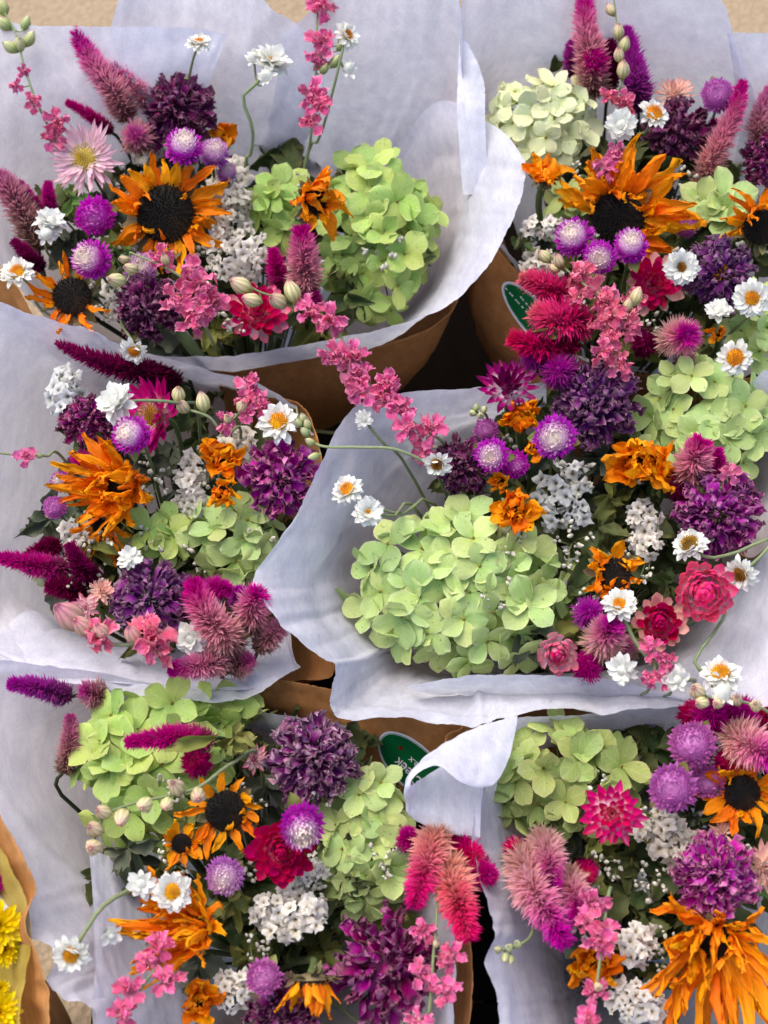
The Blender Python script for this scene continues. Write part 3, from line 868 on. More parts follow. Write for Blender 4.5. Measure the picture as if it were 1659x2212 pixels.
def hydrangea(b, x, y, rx, ry, h, label, c='lime', depth=.62, fr=56, tilt=(0, 0), spacing=.66, inner=.6, angle=1.62, via=None):
    """panicle of four-sepalled florets over an ellipsoid rx by ry (layout units)"""
    root, M, pos, k = head('hydrangea_head', b, x, y, h, tilt, label, 'hydrangea', 'green hydrangea heads', roll=0.0)
    a = HC[c]
    m = petal_mat('hydrangea_' + c, [(0, a[0]), (.35, a[1]), (1, a[1])], edge=a[2], edge_w=.55, edge_pow=6, trans=.30, val=.26, hue=.022, speck='4c4a22', rough=.55, spec=.3, noise_scale=260, veins=.22)
    cm = petal_mat('hydrangea_eye', [(0, '6b5a2a'), (1, '8f8a48')], trans=0, val=.4)
    dz = depth * min(rx, ry) * k
    r = fr * k
    area = 2 * math.pi * ((rx * k * ry * k + rx * k * dz + ry * k * dz) / 3) * (1 - math.cos(angle))
    n = max(6, int(area / (r * spacing * 1.55) ** 2))
    mb = MB()
    core = Vector((0, 0, -dz * .8))
    pts = []
    for i in range(n):
        ct = 1 - (i + .5) / n * (1 - math.cos(angle))
        pts.append((math.acos(ct), i * 2.39996, 1.0))
    for i in range(int(n * inner)):
        ct = 1 - rng.random() * (1 - math.cos(angle))
        pts.append((math.acos(ct), rng.uniform(0, 6.28), rng.uniform(.72, .86)))
    pts = pts[:72]
    for th, ph, q in pts:
        th += rng.uniform(-.07, .07); ph += rng.uniform(-.1, .1); q *= rng.uniform(.92, 1.06)
        q *= 1 + .30 * noise.noise(Vector((math.sin(th) * math.cos(ph) * 1.9 + x, math.sin(th) * math.sin(ph) * 1.9, y)))
        if rng.random() < .07: continue
        d = Vector((math.sin(th) * math.cos(ph), math.sin(th) * math.sin(ph), math.cos(th)))
        p = Vector((d.x * (rx * k - r * .45) * q, d.y * (ry * k - r * .45) * q, d.z * dz * q - dz * .35))
        nn = Vector((d.x / (rx * k), d.y / (ry * k), d.z / dz)).normalized()
        nn = (nn + Vector((0, 0, .25)) + Vector((rng.uniform(-.4, .4), rng.uniform(-.4, .4), rng.uniform(-.2, .2)))).normalized()
        B = nn.to_track_quat('Z', 'Y').to_matrix().to_4x4() @ Matrix.Rotation(rng.uniform(0, 6.28), 4, 'Z')
        B.translation = p
        V, F, U = dome(r * .07, r * .09, 3, 8)
        key = ('hyeye', round(r, 5))
        if key not in MESHES: MESHES[key] = mesh_from('floret', V, F, cm, U)
        fo = link('floret', MESHES[key], root, B)
        np_ = 4 if rng.random() < .85 else rng.choice([3, 5])
        s0 = r * rng.uniform(.82, 1.12)
        lift = rng.uniform(-.05, .5)
        for j in range(np_):
            kk = rng.randint(0, 9); qq = random.Random(kk * 3 + 1)
            me = petal_variant('hydrangea_sepal', kk, m, width=qq.uniform(.36, .47), prof=OVATE, nu=6, nv=7, bend=(qq.uniform(.0, .3), qq.uniform(-.55, .15)), twist=qq.uniform(-.25, .25),
                               roll=qq.uniform(-.25, .7), ruffle=.07, tip=qq.uniform(-.5, .2))
            link('sepal', me, fo, place(6.2832 * j / np_ + rng.uniform(-.16, .16), r * .03, r * .03 * (j % 2), lift + rng.uniform(-.22, .22), s0 * rng.uniform(.88, 1.1), rng.uniform(-.25, .25)))
        mb.tube(catmull([p, p.lerp(core, .5), core], 5), .0005, .0009, 4)
    mb.tube([core, core * 1.4], .0022, .0022, 6)
    o = link('pedicels', mb.mesh('pedicels', STEM), root); o['kind'] = 'stuff'
    add_stem(root, M, M @ core, b, .0024, via, STEM)
    return root

def leaf_sprig(b, x, y, h, label, group, n=7, L=70, mat=None, spread=70):
    pos = P(x, y, h - 4)
    root = link('leaf_sprig', None); root.empty_display_size = .01
    M = Matrix.Translation(pos); root.matrix_basis = M; Mi = M.inverted()
    tag(root, label, 'foliage', group)
    top = P(x + rng.uniform(-10, 10), y - 10, h)
    mb = MB(); spine = catmull([top, pos, pos.lerp(BIND[b], .5), BIND[b] + Vector((rng.uniform(-.01, .01), rng.uniform(-.01, .01), 0))], 14)
    mb.tube([Mi @ p for p in spine], .0008, .0014, 5)
    link('stem', mb.mesh('stem', STEMD), root)
    for i in range(n):
        a = i * 2.39996 + rng.uniform(-.4, .4)
        f = i / n
        p0 = spine[0].lerp(spine[4], f)
        p1 = P(x + math.cos(a) * spread * rng.uniform(.6, 1.1), y + math.sin(a) * spread * rng.uniform(.6, 1.1), h - 3.5 * f + rng.uniform(-1, 1.5))
        add_leaf(root, M, p0, p1, L * .24 * mpp(p0) * rng.uniform(.8, 1.3), mat or LEAF)
    return root

# ------------------------------------------------------------------ paper
def sheet(name, cols, b, mat, label, cat, group=None, nu=None, nv=22, wob=.0022, base=True, base_r=.03, seed=1, closed=False, fine=.0006, base_z=None, sharp=None, thick=0.0):
    """paper lofted through columns of (x, y, h) points given from the free edge inward; base=True gathers every column at the tie"""
    C = []
    bc = BIND[b].copy()
    if base_z is not None: bc.z = base_z
    for col in cols:
        w_ = [P(*p) for p in col]
        if base:
            d = w_[-1] - bc; d.z = 0; d.normalize()
            bp = bc + d * base_r
            w_ = w_ + [w_[-1].lerp(bp, .5) + Vector((0, 0, -.012)), bp]
        C.append(w_)
    rows = len(C[0])
    nu = int((nu or max(24, 9 * len(C))) * 1.5); nv = int(nv * 1.7)
    ring = [catmull(c, nv) for c in C]
    V, U = [], []
    fr_ = random.Random(seed * 7 + 1)
    folds = []
    for q_ in range(3 + 2 * len(C) // 3):
        an = fr_.uniform(0, math.pi)
        cu_, cv_ = fr_.uniform(0, len(C)), fr_.uniform(0, 3)
        folds.append((math.cos(an), math.sin(an), math.cos(an) * cu_ + math.sin(an) * cv_, fr_.uniform(-1, 1) * wob * 1.3, fr_.uniform(.10, .42)))
    lines = []
    for j in range(nv):
        lines.append(catmull([ring[i][j] for i in range(len(C))], nu))
    for j in range(nv):
        for i in range(nu):
            p = lines[j][i]
            tu = lines[j][min(i + 1, nu - 1)] - lines[j][max(i - 1, 0)]
            tv = lines[min(j + 1, nv - 1)][i] - lines[max(j - 1, 0)][i]
            n = tu.cross(tv)
            n = n.normalized() if n.length > 1e-12 else Vector((0, 0, 1))
            a = noise.noise(Vector((i / nu * len(C) * .9 + seed * 7.1, j / nv * 1.6, seed))) * wob
            # long soft creases that run from the free edge to the tie
            cr = abs(noise.noise(Vector((i / nu * len(C) * 1.6 + seed * 3.3 + j / nv * .7, j / nv * .5, seed + 4)))) * wob * 1.1
            su, sv = i / nu * len(C), j / nv * 4.0
            for (la, lb, lc, amp, wd) in folds:       # crisp straight fold lines left from the packed sheet
                dd = abs(la * su + lb * sv - lc)
                if dd < wd: a += amp * (1 - dd / wd)
            a += cr + noise.noise(p * 60 + Vector((seed, 0, 0))) * fine * 2 + noise.noise(p * 160) * fine
            edge = Vector((0, 0, 0))
            if j == 0:
                edge = (lines[0][i] - lines[1][i]).normalized() * noise.noise(Vector((i * .9, seed * 2, 0))) * .0012
            V.append(p + n * a + edge); U.append((i / (nu - 1), j / (nv - 1)))
    F = grid(nu - 1, nv - 1)
    o = link(name, mesh_from(name, V, F, mat, U))
    if thick:
        md = o.modifiers.new('thickness', 'SOLIDIFY'); md.thickness = thick; md.offset = 0
    tag(o, label, cat, group)
    return o

# ------------------------------------------------------------------ the setting
def ground_mat():
    m, N, Lk = _mat('sandy_pavement')
    out = N.new('ShaderNodeOutputMaterial'); bs = N.new('ShaderNodeBsdfPrincipled')
    geo = N.new('ShaderNodeNewGeometry')
    n1 = N.new('ShaderNodeTexNoise'); n1.inputs['Scale'].default_value = 9; n1.inputs['Detail'].default_value = 8; n1.inputs['Roughness'].default_value = .7
    n2 = N.new('ShaderNodeTexVoronoi'); n2.inputs['Scale'].default_value = 160
    Lk.new(geo.outputs['Position'], n1.inputs['Vector']); Lk.new(geo.outputs['Position'], n2.inputs['Vector'])
    c = _mix(N, Lk, n1.outputs[0], lin('8a765c'), lin('b09a7c'))
    c = _mix(N, Lk, _math(N, Lk, 'MULTIPLY', n2.outputs['Distance'], .5), c, lin('7d6a50'))
    Lk.new(c, bs.inputs['Base Color']); bs.inputs['Roughness'].default_value = .9
    bp = N.new('ShaderNodeBump'); bp.inputs['Strength'].default_value = .6; bp.inputs['Distance'].default_value = .003
    Lk.new(n2.outputs['Distance'], bp.inputs['Height']); Lk.new(bp.outputs[0], bs.inputs['Normal'])
    Lk.new(bs.outputs[0], out.inputs[0])
    return m
g = link('ground', mesh_from('ground', [(-60, -60, 0), (60, -60, 0), (60, 60, 0), (-60, 60, 0)], [(0, 1, 2, 3)], ground_mat()))
g['kind'] = 'structure'

GAPSHADE = paper_mat('gap_shade_black', '090706', '15100c', scale=30, fine=.4, rough=.95, spec=0.0)  # near-black colour stands in for the deep shade between the bouquets
def box(name, x0, x1, y0, y1, z0, z1, mat, parent):
    V = [(x0, y0, z0), (x1, y0, z0), (x1, y1, z0), (x0, y1, z0), (x0, y0, z1), (x1, y0, z1), (x1, y1, z1), (x0, y1, z1)]
    F = [(0, 3, 2, 1), (4, 5, 6, 7), (0, 1, 5, 4), (1, 2, 6, 5), (2, 3, 7, 6), (3, 0, 4, 7)]
    o = link(name, mesh_from(name, V, F, mat, [(0, 0)] * 8, False), parent)
    md = o.modifiers.new('edge', 'BEVEL'); md.width = .002; md.segments = 2
    return o
crate = link('added_crate', None)  # invented crate, added under the bouquets so the gaps go dark
tag(crate, 'added dark crate put under the bouquets to blacken the gaps', 'crate')
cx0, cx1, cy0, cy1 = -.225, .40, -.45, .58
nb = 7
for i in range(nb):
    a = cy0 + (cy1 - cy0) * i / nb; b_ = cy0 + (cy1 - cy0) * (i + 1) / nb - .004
    box('floor_board', cx0, cx1, a, b_, .006, .016, GAPSHADE, crate)
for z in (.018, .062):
    box('side_board', cx0 - .012, cx0 - .002, cy0, cy1, z, z + .04, GAPSHADE, crate)
    box('side_board', cx1 + .002, cx1 + .012, cy0, cy1, z, z + .04, GAPSHADE, crate)
    box('end_board', cx0 - .012, cx1 + .012, cy0 - .014, cy0 - .004, z, z + .04, GAPSHADE, crate)
    box('end_board', cx0 - .012, cx1 + .012, cy1 + .004, cy1 + .014, z, z + .04, GAPSHADE, crate)
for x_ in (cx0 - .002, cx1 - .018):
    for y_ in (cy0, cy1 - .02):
        box('corner_post', x_, x_ + .02, y_, y_ + .02, .0165, .104, GAPSHADE, crate)
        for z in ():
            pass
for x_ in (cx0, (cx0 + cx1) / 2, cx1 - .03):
    box('runner', x_, x_ + .03, cy0, cy1, 0.0, .0055, GAPSHADE, crate)

# ------------------------------------------------------------------ tissue and kraft wraps
T = 'white tissue sheets'
# bouquet with the wide dark-eyed sunflower
sheet('tissue_sheet', [[(-90, 470, 3), (10, 585, -2), (110, 695, -8)], [(-90, 240, 4), (-20, 380, -1), (80, 520, -8)], [(-60, 58, 5), (20, 250, 0), (110, 440, -8)], [(90, 56, 5), (110, 230, 0), (160, 400, -8)],
      [(245, 58, 5), (220, 230, 0), (230, 390, -8)], [(400, 60, 4.5), (340, 240, -1), (320, 400, -9)], [(490, 75, 4), (430, 250, -2), (400, 400, -9.5)]],
      'A', TISSUE, 'white tissue sheet with straight top edge behind the pale pink spiky strawflower', 'tissue paper', T, seed=1)
sheet('tissue_sheet', [[(262, -30, 6.5), (222, 120, 1), (185, 300, -7.2)], [(340, -140, 8), (330, 110, 1.6), (300, 340, -7.4)], [(470, -150, 8), (450, 110, 1.6), (430, 350, -7.6)], [(560, -8, 6.5), (560, 150, .8), (520, 350, -8)],
      [(645, 56, 5), (645, 200, -.3), (610, 350, -8.4)], [(705, 110, 4), (690, 240, -1.5), (650, 350, -8.8)]],
      'A', TISSUE, 'white tissue sheet rising to a peak behind the single white daisy on a thin stem', 'tissue paper', T, seed=2)
sheet('tissue_sheet', [[(610, 75, 4), (590, 220, -1.5), (560, 350, -9.2)], [(700, 4, 6), (670, 180, .2), (630, 350, -8.8)], [(820, -90, 8), (790, 150, 1), (740, 345, -8.8)], [(920, -90, 8.5), (890, 140, 1), (830, 345, -8.8)], [(984, -70, 8), (985, 120, 1.5), (905, 360, -8.6)],
      [(992, 130, 4), (990, 250, -1), (930, 400, -8.6)]],
      'A', TISSUE, 'white tissue sheet standing behind the tall pink larkspur and the lime hydrangea', 'tissue paper', T, seed=3)
sheet('tissue_sheet', [[(90, 690, -5), (100, 705, -7), (130, 700, -11)], [(200, 742, -4.5), (205, 760, -7), (240, 740, -12)], [(330, 766, -4), (335, 790, -7), (350, 760, -12)], [(430, 770, -3.5), (432, 800, -7), (440, 790, -12)], [(520, 768, -3.5), (522, 800, -7), (520, 800, -12)],
      [(700, 736, -3), (704, 768, -7), (690, 770, -12)], [(850, 705, -2.5), (852, 735, -6), (800, 730, -12)], [(968, 660, -1.5), (945, 640, -4), (880, 660, -11)], [(1045, 585, -.5), (990, 560, -3), (920, 590, -10)], [(1106, 480, .5), (1030, 460, -1.5), (942, 480, -8)],
      [(1134, 385, 1.2), (1050, 370, -.3), (930, 360, -6)], [(1134, 345, 1.5), (1065, 270, .6), (917, 240, -3.5)]],
      'A', TISSUE, 'white tissue sheet flaring out in a wide curled flap beside the lime hydrangea', 'tissue paper', T, nu=130, seed=4, wob=.0018)
sheet('kraft_sleeve', [[(-80, 540, -4), (-40, 640, -9)], [(20, 605, -5), (60, 700, -10)], [(90, 700, -7), (130, 780, -12)], [(200, 768, -8), (230, 850, -14)], [(340, 797, -8.5), (360, 880, -15)], [(520, 800, -8.5), (530, 890, -15)], [(700, 768, -8.5), (690, 870, -15)], [(855, 737, -8), (815, 850, -15)],
      [(955, 690, -6.5), (890, 820, -14)], [(1005, 600, -5), (930, 740, -13)], [(1015, 480, -4.5), (960, 620, -12)], [(1010, 330, -4), (970, 480, -11)], [(1000, 240, -3), (970, 400, -10)]],
      'A', KRAFT, 'brown kraft sleeve below the front tissue lip of the bouquet with the widest sunflower', 'kraft paper', 'brown kraft sleeves', nu=110, seed=5, wob=.002, base_r=.042, thick=.0004)
# bouquet with the cream hydrangea
sheet('tissue_sheet', [[(1000, 200, 2), (1015, 260, -2), (1060, 330, -8)], [(1003, -80, 6), (1025, 120, 1), (1075, 300, -8)], [(1100, -130, 8), (1110, 60, 1.5), (1120, 260, -8)], [(1250, -130, 8.5), (1230, 60, 2), (1220, 250, -8)], [(1400, -120, 8.5), (1400, 80, 1.5), (1400, 270, -8)], [(1545, -15, 7), (1550, 130, 1), (1540, 320, -8)],
      [(1582, 78, 5.5), (1605, 200, 0), (1600, 360, -8)], [(1625, 190, 3), (1640, 290, -2), (1640, 420, -9)]],
      'B', TISSUE, 'white tissue sheet standing behind the cream hydrangea and the tall celosia', 'tissue paper', T, nu=110, seed=6)
sheet('tissue_sheet', [[(1570, 74, 4.5), (1590, 220, -1.5), (1580, 360, -8.6)], [(1700, 76, 5), (1690, 260, -1), (1650, 420, -8.6)], [(1850, 160, 5), (1780, 350, -1), (1700, 500, -8.6)], [(1880, 400, 3), (1800, 500, -2), (1710, 600, -9)], [(1860, 640, 0), (1800, 690, -4), (1720, 700, -10)], [(1760, 830, -3), (1740, 820, -6), (1690, 770, -11)]],
      'B', TISSUE, 'white tissue sheet with a level top edge beside the dusty celosia spikes', 'tissue paper', T, seed=7)
sheet('tissue_sheet', [[(1006, 85, 3.4), (1000, 90, 3.4), (992, 95, 3.2)], [(1033, 140, 3), (1014, 140, 3), (990, 140, 2.6)], [(1047, 190, 2.4), (1018, 190, 2.4), (988, 190, 2)], [(1048, 262, 1.4), (1020, 262, 1.4), (988, 262, 1)], [(1055, 420, -2), (1030, 420, -2), (1000, 420, -2.4)]],
      'B', TISSUE, 'narrow white tissue strip between the curled flap and the cream hydrangea', 'tissue paper', T, seed=8, base=False, wob=.0008)
sheet('tissue_sheet', [[(1065, 505, -3.6), (1085, 540, -6), (1110, 570, -10)], [(1120, 572, -3.8), (1135, 600, -7), (1150, 640, -11)], [(1185, 665, -4.6), (1198, 690, -8), (1210, 710, -12)], [(1245, 762, -5), (1256, 780, -8), (1270, 780, -12)], [(1400, 802, -5.5), (1400, 806, -9), (1400, 800, -13)]],
      'B', TISSUE, 'white tissue edge peeping over the kraft beside the beige statice', 'tissue paper', T, seed=9, wob=.001)
kB = sheet('kraft_sleeve', [[(998, 60, 1), (1010, 260, -6)], [(1000, 230, -1), (1020, 420, -9)], [(1020, 440, -4), (1000, 600, -11)], [(1078, 540, -5), (1040, 700, -12)], [(1136, 602, -5.5), (1100, 770, -13)], [(1194, 682, -6), (1170, 840, -14)], [(1250, 775, -6.5), (1245, 900, -15)], [(1400, 812, -7), (1390, 930, -15)], [(1560, 818, -7), (1530, 930, -15)], [(1700, 800, -7), (1660, 900, -14)], [(1820, 700, -6), (1760, 820, -13)]],
      'B', KRAFT, 'brown kraft sleeve with a green oval sticker under the hot pink celosia', 'kraft paper', 'brown kraft sleeves', nu=110, seed=10, wob=.0012, base_r=.075, thick=.0004)
# bouquet whose dark crimson plume lies over the tissue lip
sheet('tissue_sheet', [[(650, 1440, -4.5), (632, 1400, -6), (618, 1340, -9)], [(632, 1452, -3.5), (612, 1400, -5), (595, 1350, -9)], [(512, 1512, -2), (480, 1455, -4), (455, 1400, -9)], [(350, 1507, -2), (330, 1450, -4), (310, 1390, -9)], [(200, 1483, -2), (195, 1425, -4), (180, 1370, -9)], [(0, 1448, -2), (10, 1390, -4), (60, 1320, -9)],
      [(-140, 1390, -1), (-70, 1310, -3), (40, 1230, -9)], [(-180, 1200, 1), (-70, 1190, -3), (70, 1150, -9)], [(-180, 1000, 2), (-50, 1010, -2), (90, 1050, -9)], [(-150, 800, 3), (-30, 860, -1), (110, 960, -9)], [(-90, 640, 3.5), (20, 740, -.5), (140, 880, -9)], [(60, 675, 2), (110, 760, -2), (190, 850, -9)],
      [(200, 722, 1), (230, 790, -3), (270, 850, -9)], [(330, 768, 0), (350, 812, -4), (370, 860, -10)], [(460, 800, -1.5), (462, 830, -5), (470, 880, -11)], [(560, 832, -3), (560, 855, -6), (560, 900, -12)], [(640, 880, -4.5), (628, 900, -7.5), (610, 950, -12)]],
      'C', TISSUE, 'wide white tissue sheet cupping the flowers round the swept sunflower and violet zinnia', 'tissue paper', T, nu=180, nv=26, seed=11)
sheet('tissue_sheet', [[(-40, 1400, -3), (0, 1370, -5), (80, 1320, -8)], [(80, 1445, -2.8), (110, 1410, -4.6), (150, 1370, -8.6)], [(240, 1476, -2.6), (250, 1440, -4.6), (260, 1400, -8.6)], [(420, 1492, -2.6), (410, 1440, -4.6), (400, 1400, -8.6)], [(560, 1486, -2.8), (540, 1430, -5), (520, 1380, -8.8)], [(634, 1448, -3.6), (620, 1390, -5.4), (600, 1340, -9)]],
      'C', TISSUE, 'inner white tissue layer under the pale pink larkspur blossoms by the violet zinnia', 'tissue paper', T, seed=12)
kC = sheet('kraft_sleeve', [[(470, 822, -5), (490, 920, -12)], [(570, 858, -5.5), (570, 950, -13)], [(640, 870, -5), (620, 980, -13)], [(676, 915, -5), (640, 1010, -13)], [(694, 985, -5), (650, 1080, -13)], [(705, 1120, -5.5), (655, 1200, -13)], [(715, 1280, -6), (660, 1330, -13)], [(722, 1440, -5.5), (655, 1440, -13)], [(690, 1468, -5.5), (630, 1480, -13)], [(640, 1470, -6.5), (600, 1490, -13)], [(560, 1500, -7), (520, 1490, -13)]],
      'C', KRAFT, 'brown kraft sleeve with a green sticker behind the bright magenta zinnia', 'kraft paper', 'brown kraft sleeves', nu=100, seed=13, wob=.001, base_r=.042, thick=.0004)
# bouquet with the largest lime hydrangea
sheet('tissue_sheet', [[(1180, 822, -1), (1180, 870, -5), (1180, 920, -11)], [(1040, 838, 0), (1045, 890, -4), (1060, 940, -11)], [(870, 848, 1), (925, 915, -3.5), (1000, 980, -11)], [(762, 882, 1.5), (845, 955, -3), (925, 1040, -10)], [(692, 1000, 2), (780, 1045, -2.5), (870, 1090, -9.5)], [(640, 1110, 2.5), (730, 1135, -2), (830, 1150, -9.5)],
      [(556, 1242, 3), (665, 1240, -1), (785, 1230, -9)], [(572, 1298, 3), (675, 1305, -1.5), (795, 1310, -9)], [(640, 1385, 2), (720, 1372, -2.5), (820, 1360, -9)], [(722, 1440, .5), (780, 1425, -3.5), (860, 1400, -9)], [(713, 1520, -.5), (780, 1475, -4.5), (880, 1425, -10)], [(740, 1556, -1), (815, 1495, -5), (900, 1440, -10)],
      [(860, 1552, -1), (890, 1500, -5), (940, 1450, -10)], [(1012, 1573, -1), (1010, 1505, -5), (1000, 1455, -10.5)], [(1075, 1553, -1), (1065, 1500, -4.5), (1050, 1455, -10.5)], [(1140, 1537, -1), (1130, 1495, -4.5), (1110, 1455, -10.5)], [(1250, 1532, -1), (1240, 1490, -4.5), (1220, 1455, -10.5)], [(1312, 1542, -1), (1300, 1500, -4.5), (1280, 1455, -10.5)], [(1375, 1522, -.5), (1360, 1490, -4), (1330, 1445, -10.5)],
      [(1500, 1524, .5), (1460, 1480, -3.5), (1420, 1430, -10)], [(1680, 1520, 1.5), (1590, 1440, -2.5), (1500, 1380, -9.5)], [(1790, 1400, 2.5), (1660, 1340, -1.5), (1540, 1300, -9)], [(1800, 1200, 3), (1690, 1200, -1), (1590, 1180, -9)], [(1800, 1000, 3), (1710, 1010, -1), (1630, 1030, -9)], [(1770, 850, 2), (1700, 880, -2), (1620, 930, -9)], [(1650, 798, 1), (1610, 840, -3), (1540, 900, -10)]],
      'D', TISSUE, 'large white tissue sheet with a broad pointed flap beside the biggest lime hydrangea', 'tissue paper', T, nu=260, nv=26, seed=14)
sheet('tissue_sheet', [[(878, 1487, -2.2), (900, 1494, -3.6), (940, 1500, -5.2)], [(960, 1468, -1.6), (980, 1486, -3.2), (1000, 1502, -5)], [(1046, 1457, -1.2), (1060, 1484, -3), (1070, 1508, -4.8)], [(1170, 1459, -1), (1175, 1488, -2.8), (1175, 1512, -4.6)], [(1290, 1465, -1), (1290, 1490, -2.6), (1285, 1512, -4.4)], [(1390, 1486, -.8), (1385, 1500, -2.2), (1370, 1514, -4)], [(1500, 1519, .6), (1490, 1519, -.6), (1470, 1518, -2.2)]],
      'D', TISSUE, 'crisp folded white tissue edge running below the pink larkspur and pale strawflower', 'tissue paper', T, base=False, nv=14, seed=15, wob=.0006)
kD = sheet('kraft_sleeve', [[(470, 1470, -4.5), (520, 1510, -7), (560, 1530, -10)], [(600, 1470, -4.5), (650, 1545, -7.5), (690, 1600, -10.5)], [(725, 1490, -4.5), (745, 1580, -7.5), (765, 1648, -10.5)], [(850, 1530, -4.5), (860, 1640, -8), (880, 1727, -11)], [(980, 1565, -4.5), (985, 1660, -8), (990, 1760, -11)], [(1100, 1560, -5), (1110, 1660, -8), (1110, 1760, -12)], [(1300, 1550, -5), (1290, 1640, -9), (1280, 1700, -13)]],
      'D', KRAFT, 'brown kraft sleeve with a green lettered sticker below the broad tissue flap', 'kraft paper', 'brown kraft sleeves', base=False, nu=90, nv=20, seed=16, wob=.0008, thick=.0005)
sheet('kraft_sleeve', [[(700, 1060, -5), (760, 1080, -11)], [(650, 1240, -5), (720, 1240, -12)], [(700, 1400, -6), (760, 1400, -13)], [(780, 1500, -8), (830, 1490, -14)], [(1000, 1520, -8), (1000, 1510, -15)], [(1250, 1510, -8), (1240, 1500, -15)], [(1450, 1480, -7), (1420, 1470, -14)], [(1650, 1380, -5), (1580, 1370, -13)], [(1740, 1180, -4), (1650, 1180, -12)], [(1730, 980, -4), (1650, 1000, -12)], [(1650, 880, -5), (1590, 920, -12)]],
      'D', KRAFT, 'inner brown kraft sleeve around the stems of the biggest lime hydrangea', 'kraft paper', 'brown kraft sleeves', nu=100, seed=17, wob=.001, base_r=.042, thick=.0004)
sheet('kraft_sleeve', [[(1580, 1100, -5.5), (1600, 1130, -9)], [(1600, 1200, -5), (1590, 1230, -9)], [(1660, 1180, -3.5), (1620, 1210, -8)], [(1700, 1080, -3), (1650, 1110, -8)], [(1665, 1040, -4), (1640, 1080, -8.5)]],
      'D', KRAFT, 'brown kraft edge showing inside the tissue behind the round magenta zinnia', 'kraft paper', 'brown kraft sleeves', seed=30, wob=.0006)
# bouquet with the string of cream larkspur buds
sheet('tissue_sheet', [[(760, 1560, -5), (750, 1600, -8), (720, 1650, -12)], [(600, 1546, -4), (590, 1580, -7), (570, 1620, -12)], [(520, 1510, -3.4), (510, 1545, -6.5), (500, 1590, -11)], [(300, 1470, -2.4), (305, 1520, -5.5), (315, 1570, -11)], [(100, 1440, -1), (140, 1510, -4.5), (190, 1600, -10)], [(-110, 1440, 1), (-10, 1550, -3), (140, 1700, -9)], [(-190, 1680, 3), (-10, 1730, -1), (165, 1800, -9)], [(-140, 1880, 3), (40, 1880, -.5), (200, 1900, -8.5)],
      [(30, 2008, 3), (110, 1975, 0), (235, 1960, -8)], [(117, 2053, 3), (165, 2030, .3), (260, 2020, -8)], [(104, 2118, 3), (170, 2095, .3), (280, 2075, -8)], [(132, 2155, 3), (190, 2130, .3), (295, 2105, -8)], [(203, 2192, 2.5), (240, 2165, 0), (310, 2130, -8)], [(212, 2300, 2), (260, 2260, -1), (340, 2200, -8.5)], [(320, 2400, 1), (350, 2350, -2), (400, 2280, -9)], [(520, 2420, 1), (520, 2370, -2), (520, 2300, -9)], [(800, 2400, 1), (790, 2350, -2), (760, 2280, -9)],
      [(970, 2300, 1), (945, 2270, -2), (890, 2210, -9)], [(984, 2150, 1), (968, 2140, -2), (905, 2110, -9)], [(984, 2010, 1), (965, 2000, -2), (900, 1990, -9)], [(975, 1900, 0), (950, 1900, -3), (890, 1890, -9.5)], [(930, 1790, -2), (910, 1800, -5), (870, 1800, -10)]],
      'E', TISSUE, 'white tissue sheet spreading wide beside the string of cream larkspur buds', 'tissue paper', T, nu=230, nv=26, seed=18)
sheet('tissue_sheet', [[(192, 1836, -3.4), (203, 1960, -.9), (205, 2080, .9), (203, 2180, 1.8), (208, 2330, 1.5)], [(240, 1850, -5.2), (250, 1960, -3.2), (255, 2080, -1.8), (265, 2180, -.9), (270, 2330, -1)], [(310, 1880, -8), (320, 1980, -6.5), (330, 2080, -5.5), (340, 2180, -4.5), (345, 2330, -4)], [(420, 1900, -11), (420, 2000, -10), (420, 2100, -9), (420, 2180, -8), (420, 2330, -7)]],
      'E', TISSUE, 'inner white tissue layer with a straight edge behind the small nodding daisy', 'tissue paper', T, base=False, nu=40, nv=40, seed=19, wob=.001)
sheet('kraft_sleeve', [[(940, 1800, -4), (900, 1850, -10)], [(985, 1900, -2.5), (930, 1920, -9)], [(1010, 2000, -1.5), (950, 2010, -9)], [(1020, 2110, -1), (955, 2110, -9)], [(1010, 2230, -1), (950, 2210, -9)], [(980, 2340, -1), (920, 2300, -9)], [(700, 2420, -2), (690, 2360, -10)], [(400, 2420, -2), (410, 2360, -10)], [(240, 2340, -2), (300, 2300, -10)]],
      'E', KRAFT, 'brown kraft sleeve beside the salmon celosia plumes and the dark gap', 'kraft paper', 'brown kraft sleeves', nu=90, seed=20, wob=.001, base_r=.042, thick=.0004)
